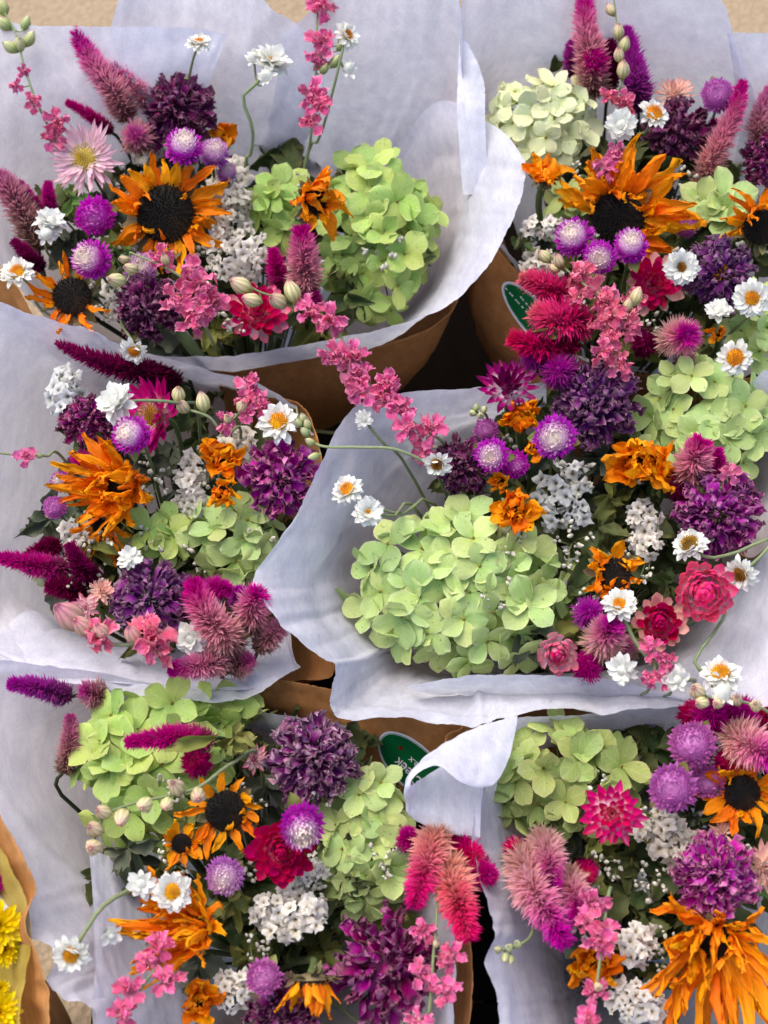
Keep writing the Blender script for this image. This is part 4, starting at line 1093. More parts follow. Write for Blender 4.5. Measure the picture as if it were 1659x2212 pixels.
# bouquet with the rolled tissue corner
sheet('tissue_sheet', [[(1700, 1500, 0), (1690, 1560, -4), (1660, 1620, -10)], [(1560, 1525, -.5), (1550, 1560, -4.5), (1530, 1610, -10)], [(1490, 1522, -.6), (1470, 1565, -5), (1450, 1620, -10)], [(1400, 1528, -1.6), (1395, 1570, -5.5), (1385, 1620, -10.5)], [(1250, 1545, -2.5), (1255, 1590, -6), (1260, 1640, -11)], [(1112, 1560, -1), (1135, 1610, -5), (1170, 1660, -10)], [(1050, 1690, 0), (1085, 1715, -4), (1140, 1740, -10)], [(1020, 1790, 1), (1065, 1800, -3), (1130, 1820, -9.5)],
      [(1025, 1870, 1.5), (1085, 1875, -2.5), (1150, 1890, -9)], [(1052, 1945, 1.5), (1110, 1950, -2.5), (1175, 1970, -9)], [(1060, 2010, 1.5), (1115, 2010, -2.2), (1180, 2030, -9)], [(1047, 2075, 2), (1110, 2080, -2), (1190, 2090, -9)], [(1068, 2140, 2), (1125, 2140, -2), (1200, 2140, -9)], [(1086, 2220, 2), (1145, 2210, -2), (1215, 2190, -9)], [(1130, 2330, 2), (1180, 2290, -2), (1250, 2250, -9)], [(1400, 2430, 1), (1400, 2370, -3), (1400, 2300, -9)], [(1650, 2420, 1), (1640, 2360, -3), (1610, 2300, -9)], [(1850, 2200, 2), (1780, 2170, -2), (1700, 2130, -9)], [(1870, 1900, 2), (1800, 1900, -2), (1700, 1900, -9)]],
      'F', TISSUE, 'white tissue sheet with a wavy edge beside the blush celosia plumes', 'tissue paper', T, nu=210, nv=26, seed=21)
sheet('tissue_sheet', [[(1118, 1546, 1.2), (1108, 1605, 1.5), (1090, 1660, 2.6), (1066, 1694, 3.4), (1034, 1702, 4)], [(1040, 1566, 1.8), (1032, 1610, 2.8), (1022, 1650, 4), (1008, 1680, 4.6), (990, 1688, 5)], [(972, 1598, 2.2), (960, 1620, 3.4), (950, 1640, 4.6), (948, 1650, 5.2), (948, 1655, 5.4)], [(915, 1640, 2.2), (900, 1655, 3.2), (894, 1664, 4.6), (900, 1666, 5), (905, 1666, 5.2)],
      [(884, 1690, 1.4), (875, 1700, 2.2), (876, 1706, 3.6), (884, 1702, 4.2), (888, 1696, 4.6)], [(892, 1760, .6), (886, 1762, 1.0), (892, 1740, 1.6), (902, 1710, 1.8), (914, 1680, 1.4)], [(940, 1794, .2), (942, 1790, .8), (946, 1760, 1.2), (952, 1710, 1.0), (960, 1655, .6)], [(990, 1806, .2), (992, 1800, .6), (996, 1768, .8), (1000, 1720, .6), (1010, 1670, .3)], [(1034, 1817, .2), (1037, 1808, .5), (1038, 1780, .6), (1040, 1730, .4), (1050, 1680, .2)]],
      'F', TISSUE, 'white tissue corner rolled into a tube over the green lettered sticker', 'tissue paper', T, base=False, nu=80, nv=34, seed=22, wob=.0005)
sheet('kraft_sleeve', [[(1000, 1570, -4), (1020, 1640, -9)], [(960, 1600, -3.5), (1010, 1680, -9)], [(985, 1720, -4), (1050, 1760, -10)], [(1040, 1860, -4), (1100, 1880, -10)], [(1085, 2000, -3), (1130, 2010, -10)], [(1090, 2140, -3), (1140, 2130, -10)], [(1120, 2280, -3), (1170, 2250, -10)], [(1400, 2400, -3), (1400, 2340, -11)], [(1700, 2360, -3), (1660, 2300, -11)]],
      'F', KRAFT, 'brown kraft sleeve tucked under the rolled tissue corner', 'kraft paper', 'brown kraft sleeves', nu=90, seed=23, wob=.001, base_r=.042, thick=.0004)
# neighbouring bouquet of yellow flowers, cut by the frame
sheet('kraft_sleeve', [[(-160, 1640, 5), (-150, 1760, 0), (-120, 1900, -8)], [(-40, 1715, 5.2), (-60, 1830, 0), (-80, 1930, -8)], [(30, 1815, 5.2), (-10, 1880, 1), (-50, 1960, -8)], [(76, 1908, 5), (30, 1940, 1), (-30, 1990, -8)], [(58, 1990, 4.6), (30, 2010, 1), (-20, 2040, -8)], [(82, 2075, 4.6), (50, 2090, 1), (-10, 2100, -8)], [(106, 2160, 4.6), (66, 2160, 1), (0, 2150, -8)], [(108, 2260, 4), (70, 2240, 0), (0, 2210, -8)], [(60, 2400, 3), (20, 2350, -1), (-40, 2270, -8)]],
      'G', KRAFT, 'brown kraft sleeve with a torn edge around the yellow flowers', 'kraft paper', 'brown kraft sleeves', nu=90, seed=24, wob=.0015, base_r=.04, thick=.0004)
sheet('yellow_wrap', [[(-120, 1740, 4), (-120, 1860, -1), (-110, 1950, -7)], [(-30, 1790, 4.4), (-60, 1890, -1), (-80, 1960, -7)], [(34, 1890, 4.6), (-10, 1950, 0), (-60, 2000, -7)], [(62, 1975, 4.4), (10, 2010, 0), (-50, 2040, -7)], [(68, 2035, 4.2), (20, 2060, 0), (-40, 2080, -7)], [(54, 2110, 4), (20, 2120, 0), (-40, 2120, -7)], [(44, 2200, 4), (10, 2190, 0), (-40, 2170, -7)], [(46, 2320, 3), (0, 2290, -1), (-60, 2240, -7)]],
      'G', YPAPER, 'yellow translucent wrap lining the kraft sleeve of the yellow flowers', 'wrap', None, nu=70, seed=25, wob=.001)

# green oval stickers on the kraft sleeves
from mathutils.bvhtree import BVHTree
SGREEN = paper_mat('sticker_green', '0b5a30', '0f6b3a', scale=30, rough=.3, bump=.05)
SWHITE = paper_mat('sticker_white', 'dfe3e6', 'eef0f2', scale=30, rough=.35, bump=.05)
SRED = paper_mat('sticker_red', '6e1414', '8a1a1a', scale=30, rough=.35, bump=.05)
def sticker(sleeve, c, maj, mnr, ang, label, lines, bug=None):
    """flat oval label laid on the sleeve; text lines = (string, along, across, size)"""
    me = sleeve.data
    bvh = BVHTree.FromPolygons([v.co.copy() for v in me.vertices], [tuple(p.vertices) for p in me.polygons])
    d = Vector((math.cos(R(ang)), math.sin(R(ang)), 0)); e = Vector((-d.y, d.x, 0))
    def cast(s, t, off):
        px, py = c[0] + d.x * s + e.x * t, c[1] + d.y * s + e.y * t
        dr = (P(px, py, 0) - CAM).normalized()
        loc, nr, i, ds = bvh.ray_cast(CAM, dr)
        if loc is None: return None
        if nr.dot(dr) > 0: nr = -nr
        return loc + nr * off
    def oval(name, a, b_, mat, off, parent):
        V, F, U = [], [], []
        nr, na = 5, 40
        for j in range(nr + 1):
            for i in range(na):
                w_ = 6.28318 * i / na
                q = cast(a * j / nr * math.cos(w_), b_ * j / nr * math.sin(w_), off)
                V.append(q); U.append((i / na, j / nr))
        for j in range(nr):
            for i in range(na):
                f = (j * na + i, j * na + (i + 1) % na, (j + 1) * na + (i + 1) % na, (j + 1) * na + i)
                if all(V[k_] is not None for k_ in f): F.append(f)
        V = [v if v is not None else Vector((0, 0, -1)) for v in V]
        used = sorted({k_ for f in F for k_ in f}); mp_ = {k_: i for i, k_ in enumerate(used)}
        if not F: return None
        return link(name, mesh_from(name, [V[k_] for k_ in used], [tuple(mp_[k_] for k_ in f) for f in F], mat, [U[k_] for k_ in used]), parent)
    st = oval('sticker', maj, mnr, SWHITE, .0010, sleeve)
    if st is None: return
    st['label'] = label
    oval('green_field', maj - 7, mnr - 6, SGREEN, .0014, st)
    oval('ring_line', maj - 5, mnr - 4.4, SGREEN, .0012, st)
    oval('ring_gap', maj - 6, mnr - 5.2, SWHITE, .0013, st)
    for (txt, s0, t0, size) in lines:
        cu = bpy.data.curves.new('lettering', 'FONT'); cu.body = txt; cu.size = 1.0; cu.resolution_u = 3; cu.offset = .012
        to = bpy.data.objects.new('lettering', cu); COL.objects.link(to)
        dg = bpy.context.evaluated_depsgraph_get()
        tm = to.evaluated_get(dg).to_mesh()
        vs = [v.co.copy() for v in tm.vertices]; fs = [tuple(p.vertices) for p in tm.polygons]
        to.evaluated_get(dg).to_mesh_clear()
        bpy.data.objects.remove(to)
        V = []
        for v in vs:                       # the label was stuck on upside down
            q = cast(s0 - v.x * size, t0 + v.y * size, .0020)
            V.append(q)
        fs = [f for f in fs if all(V[k_] is not None for k_ in f)]
        V = [v if v is not None else Vector(st.data.vertices[0].co) for v in V]
        if fs: link('lettering', mesh_from('lettering', V, fs, SWHITE, [(0, 0)] * len(V), False), st)
    if bug:
        V = [cast(bug[0] + 5 * math.cos(a), bug[1] + 4 * math.sin(a), .0020) for a in [6.283 * i / 12 for i in range(12)]]
        if all(v is not None for v in V): link('red_emblem', mesh_from('red_emblem', V, [tuple(range(12))], SRED, [(0, 0)] * 12), st)
sticker(kD, (893, 1653), 96, 47, 44, 'green oval sticker with white border and white upside-down lettering', [('Creek', 40, 6, 30), ('le.x', 10, -13, 20)], (-48, -10))
sticker(kB, (1168, 698), 118, 36, 48, 'dark green oval sticker with two rows of small white lettering', [('-- - -- - -- - -- -- -', 40, -2, 22), ('- -- -- - - -- - --', 44, -13, 20)])
sticker(kC, (702, 932), 62, 26, 50, 'green oval sticker with pale border on the kraft', [])

# ------------------------------------------------------------------ the flowers, bouquet by bouquet
# --- A: bouquet with the wide dark-eyed sunflower
sunflower('A', 358, 462, 128, 0, (.05, -.1), 'wide open orange sunflower with black disc between pale strawflower and beige statice', disc=.49, n=26, second=.5, droop=-.05, wide=.17, wild=.9)
sunflower('A', 155, 640, 96, 0, (-.15, -.3), 'small ragged sunflower with few petals beside the yellow-eyed daisy at the tissue edge', disc=.44, n=12, arc=(60, 330), second=.2, droop=.1)
sunflower('A', 680, 432, 88, 3, (.9, .1), 'shrivelled sunflower turned sideways on the lime hydrangea', disc=.36, n=13, wild=1.2, droop=.5, lift=.5, wide=.24)
clump('A', 470, 296, 50, -3, (.6, -.6), 'small orange sunflower half hidden behind the dark plum zinnia', n=9)
zinnia('A', 390, 238, 80, 0, (.05, -.25), 'dark plum zinnia behind the white-topped globe amaranth', 'plum')
zinnia('A', 322, 662, 74, 0, (-.25, .1), 'dark plum zinnia on a thick green stem beside pink larkspur', 'plum', via=[P(385, 715, -1.5), P(430, 770, -5)], stem_r=.0042)
strawflower('A', 186, 342, 84, 1, (-.35, -.18), 'pale pink spiky strawflower with a yellow heart beside celosia plumes', 'pale', n=90, heart='yellow', span=1.15, low=-.15, width=.105, roll=.4)
strawflower('A', 553, 678, 72, -1, (.1, -.35), 'deep crimson strawflower below cream larkspur buds at the tissue lip', 'crimson', n=60, pointed=False, outer='blush')
amaranth('A', 397, 317, 45, 4, (.05, -.75), 'white-topped magenta globe amaranth above the wide sunflower')
amaranth('A', 463, 330, 36, 2, (.1, -.7), 'pale pink globe amaranth with a dry dark scale beside the white-topped one', 'pale')
amaranth('A', 205, 467, 46, 2, (-.1, .1), 'solid magenta globe amaranth below the pale spiky strawflower', 'magenta')
amaranth('A', 197, 560, 46, 3, (-.6, -.2), 'magenta globe amaranth with a white cheek above the ragged small sunflower')
amaranth('A', 303, 582, 38, 1, (.1, -.4), 'pale lilac globe amaranth behind cream larkspur buds', 'pale')
amaranth('A', 490, 372, 24, 0, (.2, -.7), 'small pale pink globe amaranth at the top of the beige statice', 'pale')
celosia('A', [(278, 258, -1), (240, 190, 2), (195, 130, 3.5), (163, 66, 4.5)], 36, 'tall pink celosia plume with magenta tip leaning over the tissue', 'pink')
celosia('A', [(322, 226, -1), (292, 182, 1), (238, 140, 2.5)], 32, 'second pink celosia plume beside the tall one and the plum zinnia', 'pink')
celosia('A', [(240, 285, -2), (195, 250, 0), (143, 220, 1)], 19, 'thin magenta celosia tip pointing away from the pale strawflower', 'magenta')
celosia('A', [(300, 305, -1), (292, 288, 1.5)], 40, 'dusty pink celosia seen end-on under the plum zinnia', 'dusty')
celosia('A', [(340, 300, -2.5), (325, 285, 0)], 34, 'purple-pink celosia tuft tucked under the plum zinnia', 'purple')
celosia('A', [(85, 540, -3), (55, 470, -1), (20, 410, 1), (-5, 378, 1.5)], 42, 'thick dusty celosia plume at the rim near the white double daisy', 'dusty')
celosia('A', [(82, 450, -2), (58, 420, 0), (40, 394, .6)], 19, 'small magenta celosia tip beside the thick dusty plume', 'magenta')
celosia('A', [(110, 455, -2), (105, 425, 0), (103, 393, .6)], 19, 'upright narrow celosia tip above the white double daisy', 'magenta')
celosia('A', [(92, 580, -3), (60, 550, -1.5), (28, 520, -1)], 22, 'dark wine celosia below the thick dusty plume', 'dark')
celosia('A', [(663, 622, -1), (657, 560, 2), (650, 492, 3.5)], 42, 'bicolour celosia with magenta top in front of the lime hydrangea', 'pink')
celosia('A', [(605, 615, -2), (597, 575, 0), (588, 538, 1)], 25, 'magenta celosia close beside the bicolour one', 'magenta')
celosia('A', [(685, 655, -2), (668, 632, -.5), (655, 618, 0)], 20, 'small magenta celosia tip below the bicolour one', 'magenta')
statice('A', 492, 425, 46, 78, -1, 'beige statice sprig beside the wide dark-eyed sunflower', 'beige', n=46, fr=15)
statice('A', 518, 548, 70, 60, -1, 'white statice sprig between the wide sunflower and the bicolour celosia', 'white', n=46, fr=14)
statice('A', 315, 330, 26, 24, -3, 'small white statice cluster above the wide sunflower', 'white', n=10, fr=15)
statice('A', 248, 640, 24, 46, -2, 'white statice cluster beside the plum zinnia with the thick stem', 'white', n=16, fr=14)
hydrangea('A', 812, 506, 146, 184, -3, 'tall lime green hydrangea head inside the curled tissue flap', 'green', fr=56, tilt=(.05, -.1))
hydrangea('A', 612, 456, 88, 88, -3.5, 'smaller green hydrangea cluster beside the sideways sunflower', 'green', fr=54, depth=.5)
larkspur('A', [(692, -30, 6), (684, 60, 5.5), (682, 160, 4.5), (672, 290, 2), (662, 350, -2)], [(694, 14, 6, 36), (692, 90, 6, 38), (688, 122, 5.5, 34), (672, 205, 5, 40), (690, 228, 5, 34), (672, 265, 4, 32)], [(735, 100, 6, 13), (738, 88, 6, 12), (722, 135, 5.5, 15), (700, 148, 5, 15)],
         'tall upright pink larkspur standing before the tissue behind the lime hydrangea', 'pink', 'green')
larkspur('A', [(0, 10, 5), (35, 75, 5), (50, 135, 4.5), (75, 210, 3.5), (108, 280, 1), (135, 330, -3)], [(49, 152, 4.5, 18), (34, 184, 4.5, 20), (70, 220, 4, 26), (122, 262, 3, 32), (115, 300, 2, 34)], [(4, 18, 5, 20), (10, 52, 5, 20), (23, 102, 5, 19), (43, 98, 5, 18), (55, 52, 5, 15), (63, 86, 5, 17)],
         'pink larkspur with pale green bud tip arching over the tissue beside the tall celosia', 'pink', 'green')
larkspur('A', [(280, 545, 4.5), (340, 570, 4.5), (395, 602, 4), (430, 650, 2), (450, 720, -3)], [(350, 555, 4.5, 36), (405, 590, 4.5, 44), (432, 612, 4.5, 46), (385, 640, 4, 40), (430, 665, 4, 44), (462, 655, 3, 38), (415, 695, 3, 40)], [(282, 580, 5, 22), (252, 605, 5, 27), (268, 560, 4.6, 16), (357, 560, 5.6, 17)],
         'bright pink larkspur with cream buds lying below the wide sunflower', 'pink', 'cream')
larkspur('A', [(518, 600, 5), (560, 630, 5), (640, 655, 4.5), (715, 695, 4.5), (742, 740, 4), (775, 805, 3), (860, 890, 2), (955, 965, -1)], [(668, 672, 5, 40), (712, 690, 5, 42), (722, 765, 4.6, 36), (765, 775, 4.4, 44), (775, 810, 4, 40), (785, 845, 4, 38), (835, 825, 4, 36), (840, 868, 3.4, 42), (870, 890, 3, 36), (885, 925, 3, 38), (935, 930, 2.4, 40), (915, 975, 1.4, 34)], [(525, 618, 5.4, 25), (545, 648, 5.4, 25), (602, 652, 5.2, 25), (632, 634, 5.2, 25)],
         'long pink larkspur spanning the dark gap with cream buds at its tip', 'pink', 'cream')
daisy('A', 38, 588, 40, 3, (-.4, -.7), 'white daisy with yellow button eye hanging at the outer tissue edge', via=[(75, 630, 0), (105, 680, -4)])
daisy('A', 110, 482, 38, 2, (.3, -1.2), 'pair of closed white daisy heads beside the magenta globe amaranth', 'closed', buds=[(100, 505, 2, 26)])
daisy('A', 430, 92, 32, 7, (0, -1.5), 'single white daisy on a thin curved stem against the tissue', via=[(418, 125, 6), (408, 170, 3), (400, 210, -1)])
daisy('A', 587, 132, 46, 7, (.5, -1.1), 'large white daisy on a long bent stem with two white buds', n=44, disc=.2, via=[(553, 182, 6), (524, 212, 5), (545, 275, 3), (543, 330, 0), (530, 375, -3)], stem_r=.0014, buds=[(549, 128, 7, 24), (577, 165, 7, 24)])
daisy('A', 750, 76, 34, 6.5, (.9, -.7), 'white daisy with golden eye beside the tall larkspur tip', via=[(735, 130, 6), (718, 200, 4), (690, 300, 0), (660, 345, -3)], buds=[(752, 150, 5, 24)])
daisy('A', 290, 757, 34, 2, (-.35, .8), 'white daisy nodding over the front tissue lip above the dark plume', via=[(285, 735, 0), (270, 700, -3)])

# --- B: bouquet with the cream hydrangea
hydrangea('B', 1172, 268, 128, 108, -1, 'cream hydrangea head behind the small upright orange sunflower', 'cream', fr=48, tilt=(0, -.25))
hydrangea('B', 1245, 440, 60, 60, -5, 'few green hydrangea florets beside the small upright orange sunflower', 'leaf', fr=48, depth=.5)
hydrangea('B', 1540, 465, 72, 82, -2, 'green hydrangea with large flat sepals between two sunflowers', 'leaf', fr=66, depth=.45)
hydrangea('B', 1640, 705, 66, 95, -3, 'pale green hydrangea beside the two open yellow-eyed daisies', 'lime', fr=52, depth=.5)
sunflower('B', 1335, 472, 142, 0, (-.3, .25), 'orange sunflower with black disc and long rays blown to one side', disc=.43, n=30, sweep=(.24, -.14), arc=(-70, 160), second=.4, droop=-.1, wide=.14, wild=.9)
sunflower('B', 1645, 490, 95, 0, (.1, .2), 'orange sunflower partly out of frame by the large flat hydrangea sepals', disc=.42, n=14, arc=(20, 200), droop=.2)
clump('B', 1175, 385, 56, 1, (0, -1.1), 'small upright orange sunflower with a grey-brown calyx below the cream hydrangea', n=12)
zinnia('B', 1465, 285, 72, -1, (0, -.2), 'tall dark plum zinnia beside the daisy with a bulging yellow eye', 'plum')
zinnia('B', 1557, 592, 78, 1, (.1, -.05), 'indigo zinnia with a few orange centre specks beside two white daisies', 'indigo', core='c77a1e')
zinnia('B', 1655, 345, 56, -1, (.2, 0), 'dark wine zinnia cut off beside the dusty celosia spike', 'wine')
strawflower('B', 1412, 612, 68, 0, (.1, -.15), 'red-pink strawflower with pale outer bracts under the swept sunflower', 'crimson', n=60, pointed=False, outer='peach', width=.27)
strawflower('B', 1455, 205, 52, -1, (.1, -1.0), 'pale peach strawflower peeking above the tall plum zinnia', 'peach', n=46, width=.16)
amaranth('B', 1240, 512, 46, 3, (-.3, -.4), 'white-topped globe amaranth beside the black disc of the swept sunflower')
amaranth('B', 1295, 557, 40, 4, (-.05, .05), 'star-like pale centred globe amaranth between two round ones')
amaranth('B', 1362, 530, 42, 4, (.05, -.55), 'cream-topped globe amaranth in front of the swept sunflower disc')
amaranth('B', 1550, 205, 40, 2, (0, -.2), 'pinkish purple globe amaranth above the tall plum zinnia', 'rose')
amaranth('B', 1482, 488, 27, -1, (0, -.3), 'small lilac globe amaranth behind the rays of the swept sunflower', 'rose')
celosia('B', [(1285, 205, -1), (1274, 120, 2.5), (1264, 50, 4), (1262, -15, 4.5)], 40, 'tallest pink celosia plume with magenta tip beside the bud string', 'pink')
celosia('B', [(1378, 235, -2), (1372, 160, 1), (1352, 62, 2)], 38, 'dark magenta celosia plume behind the bud string', 'purple')
celosia('B', [(1315, 200, -2.5), (1320, 120, 0), (1312, 50, 1)], 24, 'narrow dark celosia between the two tall plumes', 'dark')
celosia('B', [(1240, 165, -2), (1232, 125, 0), (1236, 88, .8)], 20, 'slim purple celosia at the foot of the tallest plume', 'purple')
celosia('B', [(1285, 140, 1), (1282, 122, 3.4)], 36, 'magenta celosia seen end-on against the tallest plume', 'magenta')
celosia('B', [(1512, 410, -3), (1545, 330, 0), (1585, 250, 2), (1605, 176, 3)], 34, 'curved celosia spike with dusty base and magenta tip beside the wine zinnia', 'pink')
celosia('B', [(1660, 320, -2), (1640, 270, 0), (1665, 190, 1.5)], 34, 'dusty celosia plume cut off beside the curved spike', 'dusty')
celosia('B', [(1535, 385, -3.5), (1530, 320, -2), (1545, 260, -1)], 26, 'dark shaded celosia behind the curved spike', 'dark')
celosia('B', [(1240, 645, 1.5), (1180, 620, 3.5), (1126, 600, 4)], 32, 'hot pink celosia pointing at the dark gap above the sticker', 'hot', dens=.6, blade=1.3)
celosia('B', [(1268, 692, 2), (1205, 692, 4), (1153, 674, 4)], 42, 'broad hot pink celosia lying across the green sticker', 'hot', dens=.6, blade=1.25)
celosia('B', [(1238, 738, 1), (1165, 748, 3), (1102, 728, 3.4)], 34, 'crimson forked celosia lying below the broad hot pink one', 'crimson', dens=.6, blade=1.25, leaf=[((1225, 722, 3.4), (1150, 715, 4), 13)])
celosia('B', [(1160, 775, .5), (1150, 768, 2.5)], 36, 'purple celosia tuft above the wine coloured strawflower', 'purple')
celosia('B', [(1212, 806, .5), (1205, 795, 3)], 44, 'pink-purple celosia rosette beside the violet zinnia', 'purple')
celosia('B', [(1448, 735, -1), (1472, 728, 1.6), (1488, 722, 3)], 46, 'fluffy celosia tuft with pale skirt and magenta top below the crimson strawflower', 'blush')
celosia('B', [(1395, 745, -3), (1388, 735, -1)], 34, 'dark magenta celosia tuft in shade beside the fluffy one', 'dark')
celosia('B', [(1482, 785, -2), (1480, 772, 0)], 28, 'small pink celosia tuft under the fluffy one', 'dusty')
statice('B', 1172, 492, 40, 24, -1, 'white statice cluster beside the dried grey calyx', 'white', n=14, fr=13)
statice('B', 1165, 575, 40, 40, -1.5, 'beige statice sprig at the kraft edge above the sticker', 'beige', n=22, fr=14)
larkspur('B', [(1325, -15, 5), (1333, 60, 4.5), (1342, 150, 4), (1340, 200, 3), (1345, 260, -2)], [(1315, 207, 4, 24), (1348, 215, 4, 24), (1360, 235, 3.5, 22)], [(1318, 20, 5, 18), (1336, 70, 5, 18), (1350, 96, 5, 19), (1338, 120, 5, 18), (1346, 152, 4.5, 22)],
         'string of cream larkspur buds rising in front of the tall celosia', 'coral', 'cream')
larkspur('B', [(1345, 300, 3), (1330, 335, 2.5), (1305, 370, 1.5), (1300, 410, -2)], [(1334, 325, 3.5, 27), (1302, 365, 3, 34), (1318, 352, 3, 24)], [],
         'short pink larkspur between the cream hydrangea and the swept sunflower', 'rose')
larkspur('B', [(1190, 555, 3), (1250, 605, 4), (1300, 650, 4.5), (1330, 710, 4), (1325, 770, 3), (1322, 830, -1)], [(1240, 600, 4, 36), (1262, 590, 4, 30), (1292, 635, 5, 46), (1250, 645, 4.4, 34), (1320, 680, 4.6, 42), (1368, 650, 4, 34), (1352, 705, 4.2, 40), (1300, 705, 4.2, 36), (1300, 760, 3.6, 36), (1338, 790, 3, 36), (1318, 735, 4, 32)], [(1178, 556, 3.4, 18), (1208, 565, 4, 19), (1196, 580, 3.6, 15), (1375, 640, 4.8, 24), (1355, 660, 4.8, 18)],
         'dense coral pink larkspur standing over the violet zinnia', 'coral', 'cream')
daisy('B', 1342, 268, 38, 4.5, (0, .05), 'closed white daisy under the bud string', 'closed', n=30)
daisy('B', 1412, 246, 38, 4, (.5, -.75), 'white daisy with a bulging yellow eye beside the tall plum zinnia', disc=.44, via=[(1396, 285, 2), (1365, 330, -2)])
daisy('B', 1472, 577, 42, 4, (.05, .05), 'white daisy with a small dark brown eye beside the indigo zinnia', 'brown', disc=.26)
daisy('B', 1625, 643, 44, 4, (-.05, .1), 'white daisy with a wide yellow eye near the indigo zinnia', disc=.40)
daisy('B', 1552, 672, 32, 2, (.1, -.6), 'half closed white daisy between the indigo zinnia and pale hydrangea', 'closed', n=28)
daisy('B', 1588, 772, 42, 3, (.0, .0), 'white daisy with a deep yellow eye under the pale hydrangea', disc=.40)
clump('B', 1552, 722, 30, -1, (0, 0), 'small scrap of orange sunflower beside the fluffy celosia tuft', n=7, calyx=False)

# --- C: bouquet whose dark crimson plume lies over the tissue lip
celosia('C', [(370, 812, -3), (290, 800, 0), (200, 775, 2), (121, 740, 3)], 34, 'long dark crimson celosia plume lying along the tissue edge', 'dark', taper=.3)
celosia('C', [(380, 830, -4), (330, 812, -2)], 40, 'shaded dark celosia at the foot of the long crimson plume', 'dark')
statice('C', 142, 855, 34, 56, 0, 'greenish white statice sprig beside the brown-centred plum zinnia', 'grey', n=24, fr=15)
statice('C', 410, 1062, 26, 84, -1, 'white statice column between the swept sunflower and the magenta zinnia', 'white', n=34, fr=14)
statice('C', 505, 962, 44, 34, -2, 'dry beige statice above the crumpled orange flower', 'beige', n=20, fr=15)
statice('C', 170, 1160, 36, 34, -2, 'white statice beneath the swept sunflower rays', 'white', n=16, fr=15)
statice('C', 145, 1205, 26, 34, -2, 'white statice behind the wine celosia spikes', 'white', n=14, fr=15)
zinnia('C', 187, 912, 60, 0, (-.1, -.45), 'plum zinnia with a brown centre beside the back-turned white daisy', 'wine', core='6e4a3c')
zinnia('C', 603, 1032, 86, 0, (0, .1), 'bright magenta zinnia with pale dry petal rims beside the kraft edge', 'magenta', n=66, open_=.25, core='b0647a', flat=.45, rollk=.7)
zinnia('C', 325, 1302, 90, 0, (-.1, -.1), 'violet zinnia with a greyish crown above the pink larkspur blossoms', 'violet', core='8a7f78')
strawflower('C', 335, 898, 92, 1.5, (-.85, -.1), 'magenta strawflower seen from the side with a golden heart', 'magenta', n=80, heart='gold', span=1.1, low=.1, width=.17)
strawflower('C', 218, 1278, 34, 1, (.3, -.4), 'small pale peach strawflower beside the violet zinnia', 'peach', n=36)
strawflower('C', 186, 1312, 36, 0, (-.2, 0), 'pale pink strawflower half hidden under the cream larkspur bud', 'blush', n=36)
daisy('C', 252, 870, 46, 6, (-.75, -.6), 'white daisy turned away with its stem crossing the golden strawflower', disc=.1, heart='closed', n=44, via=[(300, 865, 6), (390, 872, 5), (430, 905, -2)])
daisy('C', 602, 912, 50, 3, (-.1, -.55), 'large white daisy with a yellow eye beside the green bud cluster', n=40, disc=.36)
daisy('C', 280, 1207, 32, 2, (-.2, -.8), 'small white daisy above the violet zinnia', 'closed', n=22)
daisy('C', 412, 1378, 40, 2, (-.3, .2), 'white daisy tucked against the big pink celosia', 'closed', n=32)
amaranth('C', 283, 938, 46, 6, (-.5, -.2), 'globe amaranth with a pale side in front of the golden-hearted strawflower')
amaranth('C', 118, 1096, 28, 1, (-.3, 0), 'small lilac globe amaranth hanging beside the swept sunflower', 'rose')
amaranth('C', 132, 1040, 26, 0, (-.5, -.3), 'small pale-topped globe amaranth at the tips of the swept sunflower')
celosia('C', [(185, 1003, -1.5), (170, 992, .5)], 28, 'pink celosia tuft above the rays of the swept sunflower', 'magenta')
sunflower('C', 262, 1048, 104, 1, (-.25, .1), 'orange sunflower with all its shaggy rays swept to one side', disc=.30, n=36, sweep=(-.42, .04), second=.8, droop=.2, lift=.3, wild=.9, wide=.14)
sunflower('C', 215, 1135, 70, -1, (-.3, .4), 'orange sunflower fragment drooping below the shaggy one', disc=.25, n=10, sweep=(.0, .4), arc=(180, 360), second=.2)
clump('C', 478, 990, 62, 1, (0, -.1), 'crumpled orange sunflower above the bright yellow scrap', n=14)
clump('C', 480, 1065, 46, 1.5, (.0, .3), 'small crumpled orange-yellow sunflower touching the green hydrangea', n=10)
hydrangea('C', 500, 1165, 108, 108, -2, 'round green hydrangea head under the crumpled orange flowers', 'leaf', fr=62, depth=.5)
hydrangea('C', 350, 1158, 78, 58, -2, 'small green hydrangea cluster between the swept sunflower and violet zinnia', 'green', fr=52, depth=.5)
celosia('C', [(140, 1230, -1), (65, 1218, 1.5), (-5, 1203, 2)], 30, 'magenta celosia spike reaching out over the tissue', 'magenta')
celosia('C', [(120, 1185, -2), (100, 1180, -.5), (50, 1205, 0)], 24, 'curved dark celosia above the outreaching magenta spike', 'dark')
celosia('C', [(205, 1255, -2), (175, 1225, 0), (150, 1175, 1)], 30, 'wine celosia spike standing beside the white statice', 'dark')
celosia('C', [(180, 1285, -2), (140, 1270, -.5), (100, 1268, 0)], 30, 'dark crimson celosia tuft above the cream larkspur bud', 'dark')
celosia('C', [(505, 1395, -1), (470, 1355, 2.5), (435, 1310, 3.6), (415, 1255, 4)], 46, 'big fluffy pink celosia with a magenta tip beside the violet zinnia', 'pink')
celosia('C', [(445, 1285, 0), (470, 1268, 2), (495, 1275, 2.6)], 28, 'magenta celosia behind the big fluffy one', 'magenta')
celosia('C', [(548, 1345, -1), (545, 1305, 2), (558, 1280, 3)], 44, 'pink celosia with magenta crown under the hydrangea', 'pink')
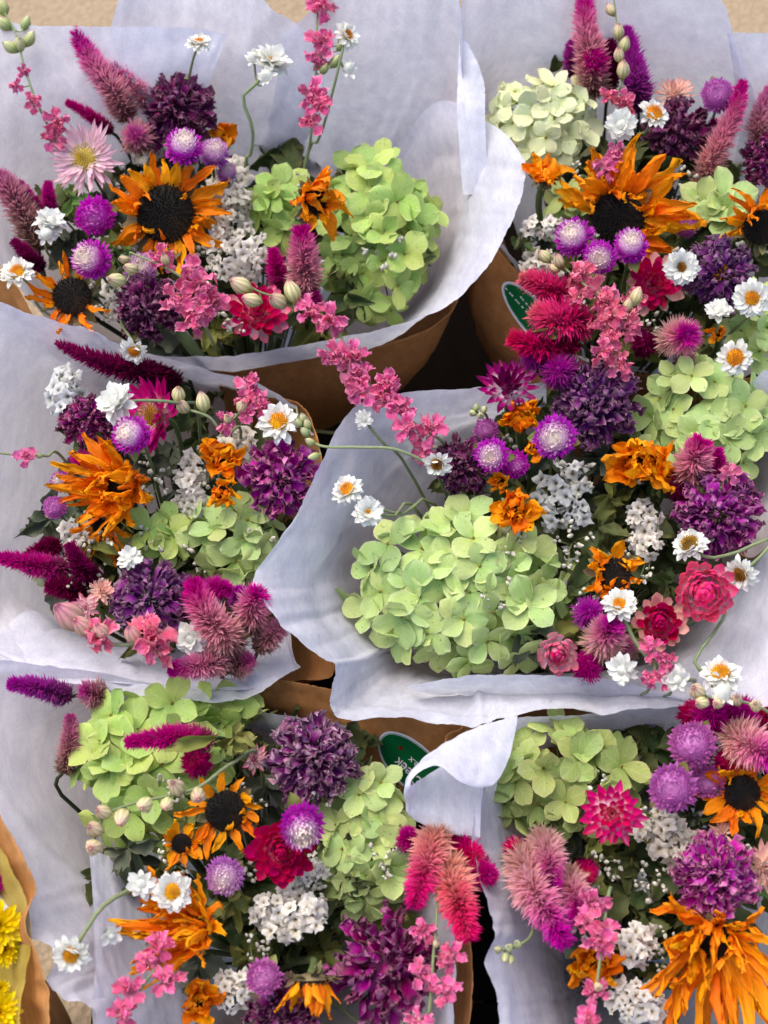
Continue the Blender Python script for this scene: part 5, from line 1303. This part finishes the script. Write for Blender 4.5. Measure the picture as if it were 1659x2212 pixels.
celosia('C', [(520, 1300, -2), (515, 1275, 0)], 28, 'small purple celosia between the two pink ones', 'purple')
celosia('C', [(560, 1395, -2), (590, 1370, 0), (620, 1335, .6)], 30, 'dusty celosia against the tissue fold beside the kraft', 'dusty')
celosia('C', [(490, 1425, -1), (430, 1438, 1.6), (366, 1446, 2)], 34, 'dusty celosia with a magenta tip resting on the front tissue', 'pink')
celosia('C', [(500, 1440, -2), (540, 1425, -.5)], 34, 'dusty pink celosia tuft beside the resting one', 'dusty')
larkspur('C', [(545, 815, 2), (540, 850, 2), (515, 895, 1.5), (500, 930, -2)], [(540, 832, 3, 34), (528, 862, 3, 30), (558, 872, 3, 32), (488, 912, 3, 28), (532, 892, 3, 26), (575, 890, 2, 28)], [(522, 880, 3.4, 18), (492, 905, 3.4, 16)], 'pink larkspur cluster behind the large yellow-eyed daisy', 'pink', 'cream')
larkspur('C', [(375, 850, 4.4), (395, 880, 4.2), (450, 900, 4), (485, 940, 2), (520, 945, -1)], [], [(385, 853, 4.6, 24), (395, 878, 4.6, 24), (437, 868, 4.6, 25)], 'cream larkspur buds in front of the golden-hearted strawflower', 'pale', 'cream')
larkspur('C', [(125, 1320, 4), (180, 1360, 4), (235, 1390, 3.6), (290, 1392, 3.4), (345, 1380, 2), (400, 1380, -2)], [(215, 1372, 4.4, 44), (325, 1370, 4.4, 54), (335, 1400, 4, 44)], [(152, 1335, 4.6, 42), (176, 1352, 4.6, 34), (218, 1362, 5, 26), (288, 1372, 4.6, 24)], 'three pale pink larkspur blossoms lying on the front tissue', 'coral', 'blush')
larkspur('C', [(-10, 978, 3), (60, 985, 3), (100, 985, 2.6), (145, 1001, 0)], [(55, 990, 3.4, 28)], [(85, 985, 3.2, 9)], 'single pink larkspur bloom on a thin stem crossing the tissue', 'rose', 'green')

# --- D: bouquet with the largest lime hydrangea
hydrangea('D', 990, 1275, 222, 184, -3, 'largest lime hydrangea head beside the broad tissue flap', 'lime', fr=66, depth=.6, tilt=(0, .05))
hydrangea('D', 1518, 915, 155, 160, -3, 'pale lime hydrangea head behind the violet and magenta zinnias', 'lime', fr=56, tilt=(.1, -.1))
hydrangea('D', 1180, 1290, 70, 100, -6, 'shaded green hydrangea florets beside the pale strawflower', 'green', fr=58, depth=.4)
strawflower('D', 1100, 838, 72, 1, (-.05, -.55), 'wine strawflower with white-based bracts at the dark gap', 'wine', n=56, span=1.35, low=-.1, width=.2, inner='winedark')
strawflower('D', 1520, 1280, 88, 2, (.05, .0), 'bright pink globe-like strawflower above the tissue fold', 'pink', n=96, pointed=False, width=.27, roll=.8, span=1.9, low=.05, curl=.7)
strawflower('D', 1424, 1347, 70, 1, (.1, -.1), 'crimson strawflower tucked beside the bright pink one', 'crimson', n=76, pointed=False, outer='peach', span=1.8, low=.0, curl=.5, width=.27)
strawflower('D', 1203, 1406, 64, 1, (.05, .35), 'pale pink strawflower with a rose heart at the hydrangea edge', 'blush', n=64, pointed=False, width=.28, span=1.9, low=.1, curl=.7, inner='rosed')
zinnia('D', 1287, 875, 96, 0, (-.1, -.1), 'large violet zinnia below the dense coral larkspur', 'violet', n=90)
zinnia('D', 1000, 1005, 66, -.5, (-.2, .1), 'dark plum zinnia beside the brown-eyed daisy', 'plum')
zinnia('D', 1552, 1110, 94, 0, (.05, .05), 'round magenta zinnia above the pair of brown-eyed daisies', 'mauve', n=90, core='6f7a3a')
amaranth('D', 1198, 944, 50, 4, (-.05, .05), 'large magenta globe amaranth with a cream heart facing up')
amaranth('D', 1062, 983, 41, 3, (-.1, .1), 'pale-hearted globe amaranth touching the dark plum zinnia')
amaranth('D', 1112, 1002, 33, 1, (.2, .1), 'smaller globe amaranth half behind the pale-hearted one', 'magenta')
amaranth('D', 1050, 930, 29, -1, (-.1, -.2), 'dim lilac globe amaranth behind the orange scraps', 'rose')
clump('D', 1125, 905, 58, 0, (-.1, -.2), 'ragged orange sunflower between the wine strawflower and the large globe amaranth', n=15)
clump('D', 1155, 965, 34, .5, (0, .2), 'orange sunflower scrap touching the large globe amaranth', n=8, calyx=False)
clump('D', 1385, 1000, 88, .5, (0, 0), 'big crumpled orange sunflower beside the violet zinnia', n=20, wide=.34)
clump('D', 1440, 1030, 46, -.5, (.3, .1), 'small orange sunflower piece beside the celosia with pink tip', n=9, calyx=False)
clump('D', 1112, 1098, 60, 1, (0, .1), 'rolled orange sunflower at the edge of the largest hydrangea', n=16)
clump('D', 1080, 1042, 32, .5, (-.1, 0), 'small rolled orange sunflower below the pale-hearted globe amaranth', n=8, calyx=False)
sunflower('D', 1325, 1240, 72, 0, (0, -.1), 'small sunflower with brown disc and short curled orange rays', disc=.5, n=15, wild=1.3, droop=.5, lift=.5, wide=.26)
statice('D', 1218, 1072, 58, 78, -2, 'loose white statice sprig in the middle of the largest bouquet', 'grey', n=40, fr=15, spread=2.4)
statice('D', 1388, 1118, 36, 30, -1.5, 'white statice cluster below the big crumpled sunflower', 'white', n=16, fr=14)
statice('D', 1398, 1170, 34, 28, -1.5, 'pinkish white statice above the small brown-disc sunflower', 'white', n=13, fr=15)
statice('D', 1240, 1235, 44, 44, -5, 'dry shaded statice behind the small brown-disc sunflower', 'grey', n=16, fr=15)
celosia('D', [(1492, 1035, -1), (1500, 990, 2.4), (1516, 952, 3.4)], 44, 'celosia with pale skirt and hot pink tip above the round magenta zinnia', 'pink')
celosia('D', [(1555, 1030, -2), (1552, 1000, 0), (1551, 970, .8)], 22, 'slim magenta celosia beside the hot pink tipped one', 'magenta')
celosia('D', [(1475, 1065, -2), (1462, 1045, 0)], 34, 'dark wine celosia tuft beside the round magenta zinnia', 'dark')
celosia('D', [(1268, 1328, -.5), (1274, 1318, 2.4)], 36, 'round pink celosia tuft beside the white daisy', 'purple')
celosia('D', [(1295, 1395, -1), (1310, 1372, 2.4), (1320, 1352, 3.4)], 48, 'pale fluffy celosia with a magenta top above the tissue fold', 'blush')
celosia('D', [(1268, 1450, -2), (1272, 1428, .6)], 36, 'magenta celosia tuft beside the pale pink strawflower', 'magenta')
celosia('D', [(1360, 1405, -2), (1352, 1392, 0)], 26, 'small pink celosia between the fluffy tuft and crimson strawflower', 'dusty')
larkspur('D', [(1400, 1385, 3), (1415, 1430, 3), (1405, 1475, 2), (1380, 1500, -3)], [(1408, 1402, 3.6, 30), (1436, 1430, 3.6, 30), (1408, 1464, 3.2, 28), (1440, 1470, 3, 22)], [], 'short pink larkspur sprig lying on the tissue fold', 'pink', 'cream')
larkspur('D', [(1578, 990, 2), (1574, 1030, 1.6), (1560, 1060, -2)], [(1576, 1022, 3, 28)], [], 'single mauve larkspur bloom above the round magenta zinnia', 'rose', 'cream')
larkspur('D', [(1018, 880, 2), (1035, 895, 1.6), (1060, 930, -2)], [], [(1030, 880, 2.4, 11), (1045, 886, 2.2, 11), (1022, 893, 2.2, 11), (1038, 898, 2.4, 11)], 'tiny green bud cluster beside the ragged orange sunflower', 'pink', 'green')
larkspur('D', [(640, 880, 3), (652, 925, 3.4), (690, 962, 4), (770, 966, 4.4), (850, 970, 4), (920, 1000, 2), (960, 1040, -2)], [], [(646, 915, 4, 12), (655, 905, 4, 12), (664, 918, 4, 13), (660, 935, 4, 13), (672, 955, 4, 12), (680, 985, 3.6, 13)], 'long green stem with tiny buds reaching across to the magenta zinnia', 'pink', 'green')
daisy('D', 750, 1058, 38, 4, (-.4, -.6), 'white daisy with golden eye resting on the broad tissue flap', via=[(800, 1090, 2), (870, 1110, 0), (940, 1090, -3)])
daisy('D', 795, 1105, 35, 3.6, (.1, -.1), 'white daisy with a small golden eye beside its twin on the flap', disc=.16, via=[(850, 1115, 1), (900, 1100, -2)])
daisy('D', 785, 905, 24, 3, (.2, .1), 'tiny white daisy under the long larkspur', 'closed', n=18, via=[(830, 960, 1), (880, 1010, -3)])
daisy('D', 944, 1002, 34, 2.6, (-.2, .6), 'white daisy with a brown eye beside the dark plum zinnia', 'brown', n=26)
daisy('D', 1490, 1176, 42, 3.4, (-.4, -.7), 'white daisy with a brown-gold eye under the round magenta zinnia', 'brown', disc=.42, via=[(1530, 1205, 3), (1595, 1192, 2.6), (1670, 1165, 2), (1700, 1230, -3)], stem_r=.0013)
daisy('D', 1600, 1240, 42, 3, (-.7, .5), 'cream daisy turned down towards the bright pink strawflower', 'brown', disc=.4, via=[(1640, 1205, 3), (1690, 1160, 2), (1710, 1230, -3)], stem_r=.0013)
daisy('D', 1338, 1306, 42, 4, (.0, -.6), 'white daisy with a yellow eye below the small brown-disc sunflower', disc=.32, via=[(1352, 1345, 3.4), (1385, 1405, 2.6), (1450, 1465, 2), (1500, 1470, -3)], stem_r=.0014)
daisy('D', 1345, 1446, 38, 2.6, (-.5, .3), 'white daisy lying sideways on the folded tissue edge', 'closed', n=34)
daisy('D', 1557, 1455, 48, 4, (.0, -1.1), 'tall-eyed white daisy seen from the side on the tissue', disc=.36, n=46, via=[(1500, 1430, 2), (1560, 1340, 0), (1540, 1320, -3)], buds=[(1558, 1500, 4, 36)])
daisy('D', 1462, 1468, 34, 3.4, (.3, .0), 'half open white bud daisy beside the pink larkspur sprig', 'closed', n=20)

# --- E: bouquet with the string of cream larkspur buds
celosia('E', [(150, 1505, -2), (80, 1484, 0), (18, 1478, .8)], 30, 'purple celosia with curled tip under the front tissue lip', 'purple')
celosia('E', [(225, 1505, -3), (180, 1490, -1.4)], 36, 'dusty celosia in shade beside the purple curled one', 'dusty')
celosia('E', [(140, 1665, -4), (150, 1610, -2), (152, 1545, -1)], 28, 'dusty purple celosia spike between tissue and hydrangea', 'dusty')
hydrangea('E', 325, 1655, 178, 165, -3, 'green hydrangea head with a clear four-petalled floret at the tissue', 'green', fr=74, depth=.55, tilt=(-.1, 0))
hydrangea('E', 790, 1825, 108, 158, -3, 'muted green hydrangea head beside the salmon celosia plumes', 'leaf', fr=60, depth=.5)
hydrangea('E', 470, 1530, 110, 60, -4, 'green hydrangea florets under the front tissue edge', 'green', fr=62, depth=.5)
celosia('E', [(450, 1600, 1), (370, 1592, 3.6), (272, 1604, 4)], 34, 'magenta celosia plume lying on the green hydrangea', 'magenta', leaf=[((470, 1590, 4.6), (350, 1622, 5), 17)])
celosia('E', [(430, 1655, 0), (415, 1635, 2.4)], 36, 'crimson celosia tuft below the plume on the hydrangea', 'crimson')
zinnia('E', 675, 1638, 98, 0, (.05, .0), 'dusky purple zinnia with crinkled grey-edged petals at the kraft edge', 'dusk', n=96, core='4a3a44')
zinnia('E', 832, 2085, 120, -1, (.1, .1), 'loose dark plum zinnia with large broad petals', 'wine', n=60, rollk=.5, open_=.2)
zinnia('E', 610, 2190, 80, -2, (-.1, .2), 'dark plum zinnia in shade under the small globe amaranth', 'plum')
sunflower('E', 487, 1752, 92, 1, (.1, .1), 'sunflower with long brown disc and a few curled orange rays', disc=.48, n=13, droop=.3, second=.3, wide=.22)
sunflower('E', 392, 1822, 52, .5, (-.1, .1), 'tiny sunflower with golden rays beside the brown-disc one', disc=.42, n=12, droop=.2, second=.3, wide=.24)
sunflower('E', 425, 2010, 118, 1, (-.6, -.1), 'shaggy orange sunflower seen from the side under the open daisy', disc=.25, n=36, sweep=(-.5, .0), second=.7, droop=.1, lift=.3, wild=.85, wide=.12)
sunflower('E', 672, 2118, 84, 1, (.1, 4.0), 'nodding sunflower with a hairy green calyx and hanging orange rays', disc=.46, n=16, sweep=(.04, .25), droop=.1, lift=1.0, wide=.2, wild=.7, second=.2)
clump('E', 430, 2165, 62, -1, (0, .2), 'crumpled orange sunflower beside the pink larkspur rosettes', n=14)
strawflower('E', 605, 1838, 82, 1, (.05, .1), 'deep magenta strawflower partly under a globe amaranth', 'crimson', n=72, pointed=False, width=.27, span=1.7, curl=.4)
amaranth('E', 653, 1785, 54, 4, (.1, .7), 'magenta globe amaranth with a white base on the deep magenta strawflower')
amaranth('E', 485, 1893, 44, 2, (-.1, .3), 'lilac globe amaranth between the open daisy and white statice', 'pale')
amaranth('E', 570, 2112, 42, 2, (-.1, .1), 'lilac-pink globe amaranth beside the nodding sunflower calyx', 'rose')
statice('E', 625, 1975, 80, 50, -.5, 'white statice ring above the loose plum zinnia', 'white', n=48, fr=16)
statice('E', 655, 1890, 44, 50, -1.5, 'white statice under the deep magenta strawflower', 'white', n=24, fr=16)
statice('E', 505, 2140, 46, 44, -1, 'white statice beside the crumpled orange sunflower', 'white', n=22, fr=16)
daisy('E', 372, 1926, 46, 4, (.0, .05), 'open white daisy with a golden eye above the shaggy sunflower', disc=.38)
daisy('E', 306, 1909, 36, 4, (-.1, -.05), 'white daisy with a closed white bud centre beside the open one', 'closed', n=18)
daisy('E', 154, 2062, 46, 6, (-.25, .55), 'nodding white daisy on a long stem hanging over the tissue', disc=.36, n=40, via=[(185, 2010, 6), (225, 1955, 5), (285, 1922, 3), (330, 1925, -2)], stem_r=.0014)
daisy('E', 240, 2018, 30, 4, (.3, .7), 'small papery white daisy between the nodding one and the shaggy sunflower', 'closed', n=14)
larkspur('E', [(198, 1835, 7), (225, 1765, 7), (290, 1735, 6.6), (360, 1720, 6), (430, 1700, 5), (500, 1650, 2), (560, 1640, -2)], [], [(203, 1830, 7.4, 25), (206, 1792, 7.4, 25), (224, 1755, 7.4, 25), (264, 1764, 7, 25), (314, 1738, 7, 25), (360, 1738, 6.6, 25), (382, 1702, 6.4, 25), (428, 1718, 6, 25)], 'string of cream and blush larkspur buds hanging over the green hydrangea', 'pale', 'cream')
larkspur('E', [(250, 2200, 3), (300, 2140, 3), (345, 2080, 3), (370, 2050, -2)], [(345, 2045, 3.4, 40), (362, 2120, 3.6, 44), (280, 2140, 4, 42), (262, 2195, 4, 42), (325, 2075, 3.4, 34)], [], 'rose pink larkspur rosettes beside the inner tissue layer', 'pink', 'cream')
larkspur('E', [(945, 1930, 3), (942, 2000, 4), (935, 2080, 4), (925, 2200, 3), (900, 2300, -3)], [(915, 2010, 4, 34), (975, 2068, 4.4, 40), (908, 2105, 4.4, 38), (962, 2145, 4.4, 40), (905, 2205, 4.4, 36)], [(942, 2040, 4.6, 12)], 'pink larkspur spike beside the kraft edge and salmon celosia', 'pink', 'cream')
celosia('E', [(945, 1800, 0), (920, 1870, 3), (895, 1955, 4)], 44, 'hot pink celosia plume hanging down beside the muted hydrangea', 'salmon')
celosia('E', [(960, 1860, 0), (985, 1935, 3.6), (1012, 2025, 4.4)], 50, 'salmon celosia plume with magenta tip hanging over the kraft', 'salmon')
celosia('E', [(985, 1835, -1), (1030, 1852, 1.4)], 42, 'magenta celosia tuft under the rolled tissue', 'crimson')
celosia('E', [(1030, 1885, -.5), (1060, 1890, 2)], 36, 'magenta celosia rosette pointing at the wavy tissue edge', 'magenta')
celosia('E', [(880, 1825, -1), (885, 1795, 1)], 28, 'small magenta celosia against the rolled tissue', 'magenta')
strawflower('E', 550, 1640, 36, -1, (.2, -.2), 'withered pink strawflower bud between olive leaves and dusky zinnia', 'blush', n=30)

# --- F: bouquet with the rolled tissue corner
hydrangea('F', 1212, 1680, 172, 128, -3, 'olive green hydrangea head beside the rolled tissue corner', 'olive', fr=64, depth=.55)
strawflower('F', 1322, 1758, 74, 2, (.0, .05), 'magenta strawflower with white petal bases and dark heart', 'rose', n=50, pointed=True, width=.25, span=1.3, inner='crimson')
strawflower('F', 1650, 1875, 62, -1, (.3, .2), 'peach strawflower cut off beside the magenta zinnia', 'peach', n=50, width=.18)
strawflower('F', 1560, 1800, 34, -1, (.0, -.6), 'small pale strawflower bud above the crinkled magenta zinnia', 'peach', n=26, width=.18)
amaranth('F', 1495, 1608, 56, 3, (-.05, -.1), 'large rosy globe amaranth under the celosia crowns', 'rose')
amaranth('F', 1453, 1702, 56, 3.5, (-.1, .05), 'large rosy globe amaranth beside the white-based strawflower', 'rose')
amaranth('F', 1527, 1688, 42, 0, (.1, .1), 'rosy globe amaranth tucked between the two large ones', 'rose')
celosia('F', [(1535, 1560, 0), (1540, 1535, 2.6)], 48, 'magenta celosia crown under the tall-eyed daisy', 'magenta')
celosia('F', [(1600, 1555, 0), (1598, 1528, 2.4)], 44, 'bright magenta celosia crown next to the cream buds', 'magenta')
celosia('F', [(1490, 1545, -1), (1496, 1532, 1)], 32, 'small magenta celosia beside the tissue fold', 'crimson')
celosia('F', [(1580, 1655, -1), (1582, 1640, 1)], 44, 'dark crimson celosia between globe amaranth and dusty plume', 'crimson')
celosia('F', [(1580, 1590, 1), (1625, 1612, 3), (1675, 1640, 4)], 54, 'thick dusty pink celosia plume running out of frame', 'blush')
celosia('F', [(1650, 1560, -1), (1660, 1530, 1)], 34, 'crimson celosia tuft at the picture rim beside cream buds', 'crimson')
celosia('F', [(1128, 1840, -1), (1145, 1905, 2.4), (1180, 1970, 3.6), (1222, 2040, 4)], 52, 'big blush celosia plume with a purple tip hanging over tissue', 'blush')
celosia('F', [(1170, 1810, -1), (1185, 1855, 2), (1192, 1920, 3)], 42, 'second blush celosia plume beside the big hanging one', 'blush')
celosia('F', [(1225, 1890, -1), (1240, 1930, 2), (1252, 1985, 3)], 40, 'third blush celosia plume beside the pink larkspur', 'blush')
celosia('F', [(1115, 1835, -2), (1105, 1828, 0)], 28, 'small magenta celosia tuft at the wavy tissue edge', 'crimson')
celosia('F', [(1262, 1880, -2), (1270, 1890, 0)], 28, 'crimson celosia tuft behind the pink larkspur', 'crimson')
zinnia('F', 1545, 1890, 90, 1, (.05, .1), 'crinkled magenta zinnia above the great shaggy sunflower', 'magenta', n=92, core='5c4a3a')
sunflower('F', 1603, 1712, 94, 0, (.15, .1), 'orange sunflower with brown disc beside the rosy globe amaranths', disc=.42, n=15, droop=.2, second=.4, wide=.2)
sunflower('F', 1548, 2035, 168, 0, (.02, .4), 'great shaggy sunflower with long orange rays hanging down', disc=.24, n=36, sweep=(-.02, .42), second=.6, droop=-.05, wild=.85, wide=.105)
clump('F', 1285, 2085, 76, -1, (-.1, .1), 'orange sunflower behind the pink larkspur rosettes', n=14)
statice('F', 1425, 1795, 50, 44, -1, 'beige statice under the white-based strawflower', 'beige', n=28, fr=16)
statice('F', 1478, 1838, 44, 40, -1.5, 'beige statice beside the crinkled magenta zinnia', 'beige', n=20, fr=16)
statice('F', 1385, 1905, 40, 40, -5, 'shaded grey statice deep in the bouquet', 'grey', n=18, fr=16)
statice('F', 1378, 2038, 38, 40, 0, 'white statice cluster beside the great shaggy sunflower', 'white', n=20, fr=16)
statice('F', 1372, 2165, 62, 44, -1, 'white statice under the great shaggy sunflower', 'white', n=30, fr=16)
larkspur('F', [(1275, 2230, 4), (1290, 2120, 4), (1300, 2040, 4), (1310, 1960, 3), (1320, 1920, -2)], [(1290, 1945, 4, 38), (1270, 1992, 4.4, 36), (1296, 2030, 4.6, 42), (1285, 2140, 4.6, 34), (1275, 2200, 4.6, 36), (1312, 2010, 4, 30)], [(1292, 2132, 5.2, 15)], 'pink larkspur spike hanging beside the purple-tipped celosia', 'pink', 'cream')
larkspur('F', [(1070, 2050, 4), (1100, 2050, 4), (1140, 2030, 3), (1170, 2000, -1)], [], [(1076, 2052, 4.2, 14), (1092, 2068, 4.2, 14), (1100, 2048, 4.2, 13), (1118, 2040, 4, 14), (1104, 2072, 4, 12)], 'small greenish bud spray over the wavy tissue edge', 'pink', 'green')
larkspur('F', [(1500, 1490, 4), (1545, 1510, 4), (1600, 1515, 3.6), (1660, 1540, 2), (1690, 1600, -2)], [], [(1507, 1494, 4.4, 24), (1518, 1518, 4.4, 20), (1550, 1520, 4.4, 20), (1592, 1512, 4.2, 19), (1632, 1525, 4.2, 19)], 'cream larkspur buds lying between tall-eyed daisy and celosia crowns', 'pale', 'cream')

# --- G: the neighbouring bouquet of yellow flowers
YM = petal_mat('yellow_mum', [(0, 'c9a008'), (.5, 'ecd010'), (1, 'f5de2a')], trans=.3, val=.3, hue=.015, rough=.5)
def mum(x, y, Rp, h, tilt, label):
    root, M, pos, k = head('yellow_chrysanthemum', 'G', x, y, h, tilt, label, 'chrysanthemum', 'yellow chrysanthemums')
    R_ = Rp * k
    for i in range(44):
        f = math.sqrt((i + .5) / 44)
        kk = rng.randint(0, 5); q = random.Random(kk + 77)
        me = petal_variant('mum_petal', kk, YM, width=q.uniform(.14, .2), prof=BLUNT, bend=(.2, q.uniform(-.3, .7)), twist=q.uniform(-.3, .3), roll=.9, ruffle=.05, ragged=.06)
        link('petal', me, root, place(i * 2.39996, R_ * .18 * f, R_ * .2 * (1 - f), 1.35 * (1 - f) + rng.uniform(-.1, .2), R_ * (.5 + .42 * f)))
    V, F, U = dome(R_ * .25, -R_ * .3, 4, 12)
    link('calyx', mesh_from('calyx', V, F, LEAFG, U), root)
    add_stem(root, M, pos, 'G', .0018)
mum(-6, 2000, 58, 3, (.2, .1), 'yellow chrysanthemum below the magenta tuft inside the yellow wrap')
mum(8, 2050, 40, 2, (.3, .2), 'smaller yellow chrysanthemum half under its larger neighbour')
mum(-4, 2185, 52, 3, (.2, .1), 'yellow chrysanthemum at the foot of the yellow wrap')
mum(0, 2135, 22, 1, (.2, .1), 'tiny yellow-green chrysanthemum between the two yellow blooms')
celosia('G', [(-30, 1910, 0), (-8, 1905, 3)], 44, 'magenta celosia tuft above the yellow chrysanthemums', 'magenta')

# --- leaves that fill the space between the flowers
FILL = dict(A=((500, 530), (420, 225), 'the wide dark-eyed sunflower', 20), B=((1400, 520), (240, 250), 'the swept sunflower and cream hydrangea', 18), C=((350, 1130), (270, 260), 'the swept sunflower and violet zinnia', 18),
            D=((1270, 1130), (320, 280), 'the largest lime hydrangea', 22), E=((560, 1840), (350, 290), 'the cream bud string and dusky zinnia', 22), F=((1440, 1860), (260, 290), 'the olive hydrangea and great shaggy sunflower', 20), G=((-30, 2090), (60, 110), 'the yellow chrysanthemums', 5))
LKIND = [('dark green', LEAF), ('olive brown', LEAFO), ('grey-green', LEAFK)]
for b_, ((x_, y_), (rx_, ry_), near_, n_) in FILL.items():
    n_ = int(n_ * 1.7)
    for i in range(n_):
        f = math.sqrt((i + .5) / n_); a = i * 2.39996 + .6
        w_, m_ = LKIND[(0, 0, 2, 0, 1)[i % 5]]
        leaf_sprig(b_, x_ + rx_ * f * math.cos(a), y_ + ry_ * f * math.sin(a), rng.uniform(-7.0, -2.6), w_ + ' dried leaf sprig filling the bouquet around ' + near_, w_ + ' leaf sprigs around ' + near_, n=9, L=rng.uniform(70, 110), spread=rng.uniform(60, 95), mat=m_)
for b_, x_, y_, h_, L_, lab in [('A', 165, 440, -1, 70, 'green leaf sprig between the thick dusty plume and magenta globe amaranth'), ('A', 250, 560, -1, 70, 'green leaf sprig between the two magenta globe amaranths'),
        ('B', 1128, 535, -1, 55, 'curled dark green leaf sprig at the kraft rim above the statice'), ('B', 1222, 120, -1, 80, 'dark leaf sprig at the foot of the tallest celosia'), ('E', 510, 1605, 2, 70, 'olive leaf sprig beside the magenta plume on the hydrangea'),
        ('D', 1320, 1090, -2, 70, 'grey-green leaf sprig between white statice and the big crumpled sunflower'), ('F', 1640, 2150, -1, 80, 'fresh green leaf sprig beside the great shaggy sunflower'), ('C', 205, 1185, -1, 70, 'grey-green leaf sprig under the swept sunflower'),
        ('E', 500, 1960, -1, 70, 'olive calyx leaves behind the shaggy side-on sunflower'), ('F', 1630, 1930, -2, 70, 'green leaf sprig between the peach strawflower and the shaggy rays')]:
    leaf_sprig(b_, x_, y_, h_, lab, None, n=6, L=L_, spread=L_ * .8, mat=LEAFO if 'olive' in lab or 'grey' in lab else (LEAF if 'dark' in lab else LEAFG))

# --- wiry filler twigs with tiny pale buds that show in the gaps between the blooms
TWIGB = petal_mat('twig_bud', [(0, 'a8a488'), (1, 'e2ddd0')], trans=.2, val=.4, hue=.02)
def twig(b, x, y, h, label, group, n=8, spread=46):
    pos = P(x, y, h - 4)
    root = link('filler_twig', None); root.empty_display_size = .01
    M = Matrix.Translation(pos); root.matrix_basis = M; Mi = M.inverted()
    tag(root, label, 'filler twig', group)
    mb = MB()
    mb.tube([Mi @ p for p in catmull([pos, pos.lerp(BIND[b], .5), BIND[b] + Vector((rng.uniform(-.01, .01), rng.uniform(-.01, .01), 0))], 8)], .0008, .0011, 5)
    tips = []
    for i in range(n):
        a = i * 2.39996 + rng.uniform(-.4, .4); f = math.sqrt((i + .5) / n)
        p = P(x + math.cos(a) * spread * f, y + math.sin(a) * spread * f, h + rng.uniform(-1, 1))
        q = Mi @ p
        mb.tube(catmull([Vector((0, 0, 0)), q * .5 + Vector((rng.uniform(-.004, .004), rng.uniform(-.004, .004), .004)), q], 6), .0006, .0004, 4)
        tips.append((q, mpp(p)))
    o = link('twigs', mb.mesh('twigs', STEM), root); o['kind'] = 'stuff'
    for q, k in tips:
        for s_ in range(3):
            r = k * rng.uniform(5, 9)
            Mx = Matrix.Translation(q + Vector((rng.uniform(-1, 1), rng.uniform(-1, 1), rng.uniform(-.5, .5))) * k * 8) @ Matrix.Rotation(rng.uniform(0, 6.28), 4, 'Z') @ Matrix.Rotation(rng.uniform(.3, 1.4), 4, 'X') @ Matrix.Diagonal((r * 1.5, r * 1.5, r * 1.5, 1))
            link('bud', bud_mesh(rng.randint(0, 3), TWIGB), root, Mx)
for b_, ((x_, y_), (rx_, ry_), near_, n_) in FILL.items():
    if b_ == 'G': continue
    for i in range(9):
        f = math.sqrt((i + .5) / 9); a = i * 2.39996 + 2.1
        twig(b_, x_ + rx_ * .85 * f * math.cos(a), y_ + ry_ * .85 * f * math.sin(a), rng.uniform(-2.5, -.5), 'wiry filler twig with tiny pale buds around ' + near_, 'filler twigs around ' + near_)
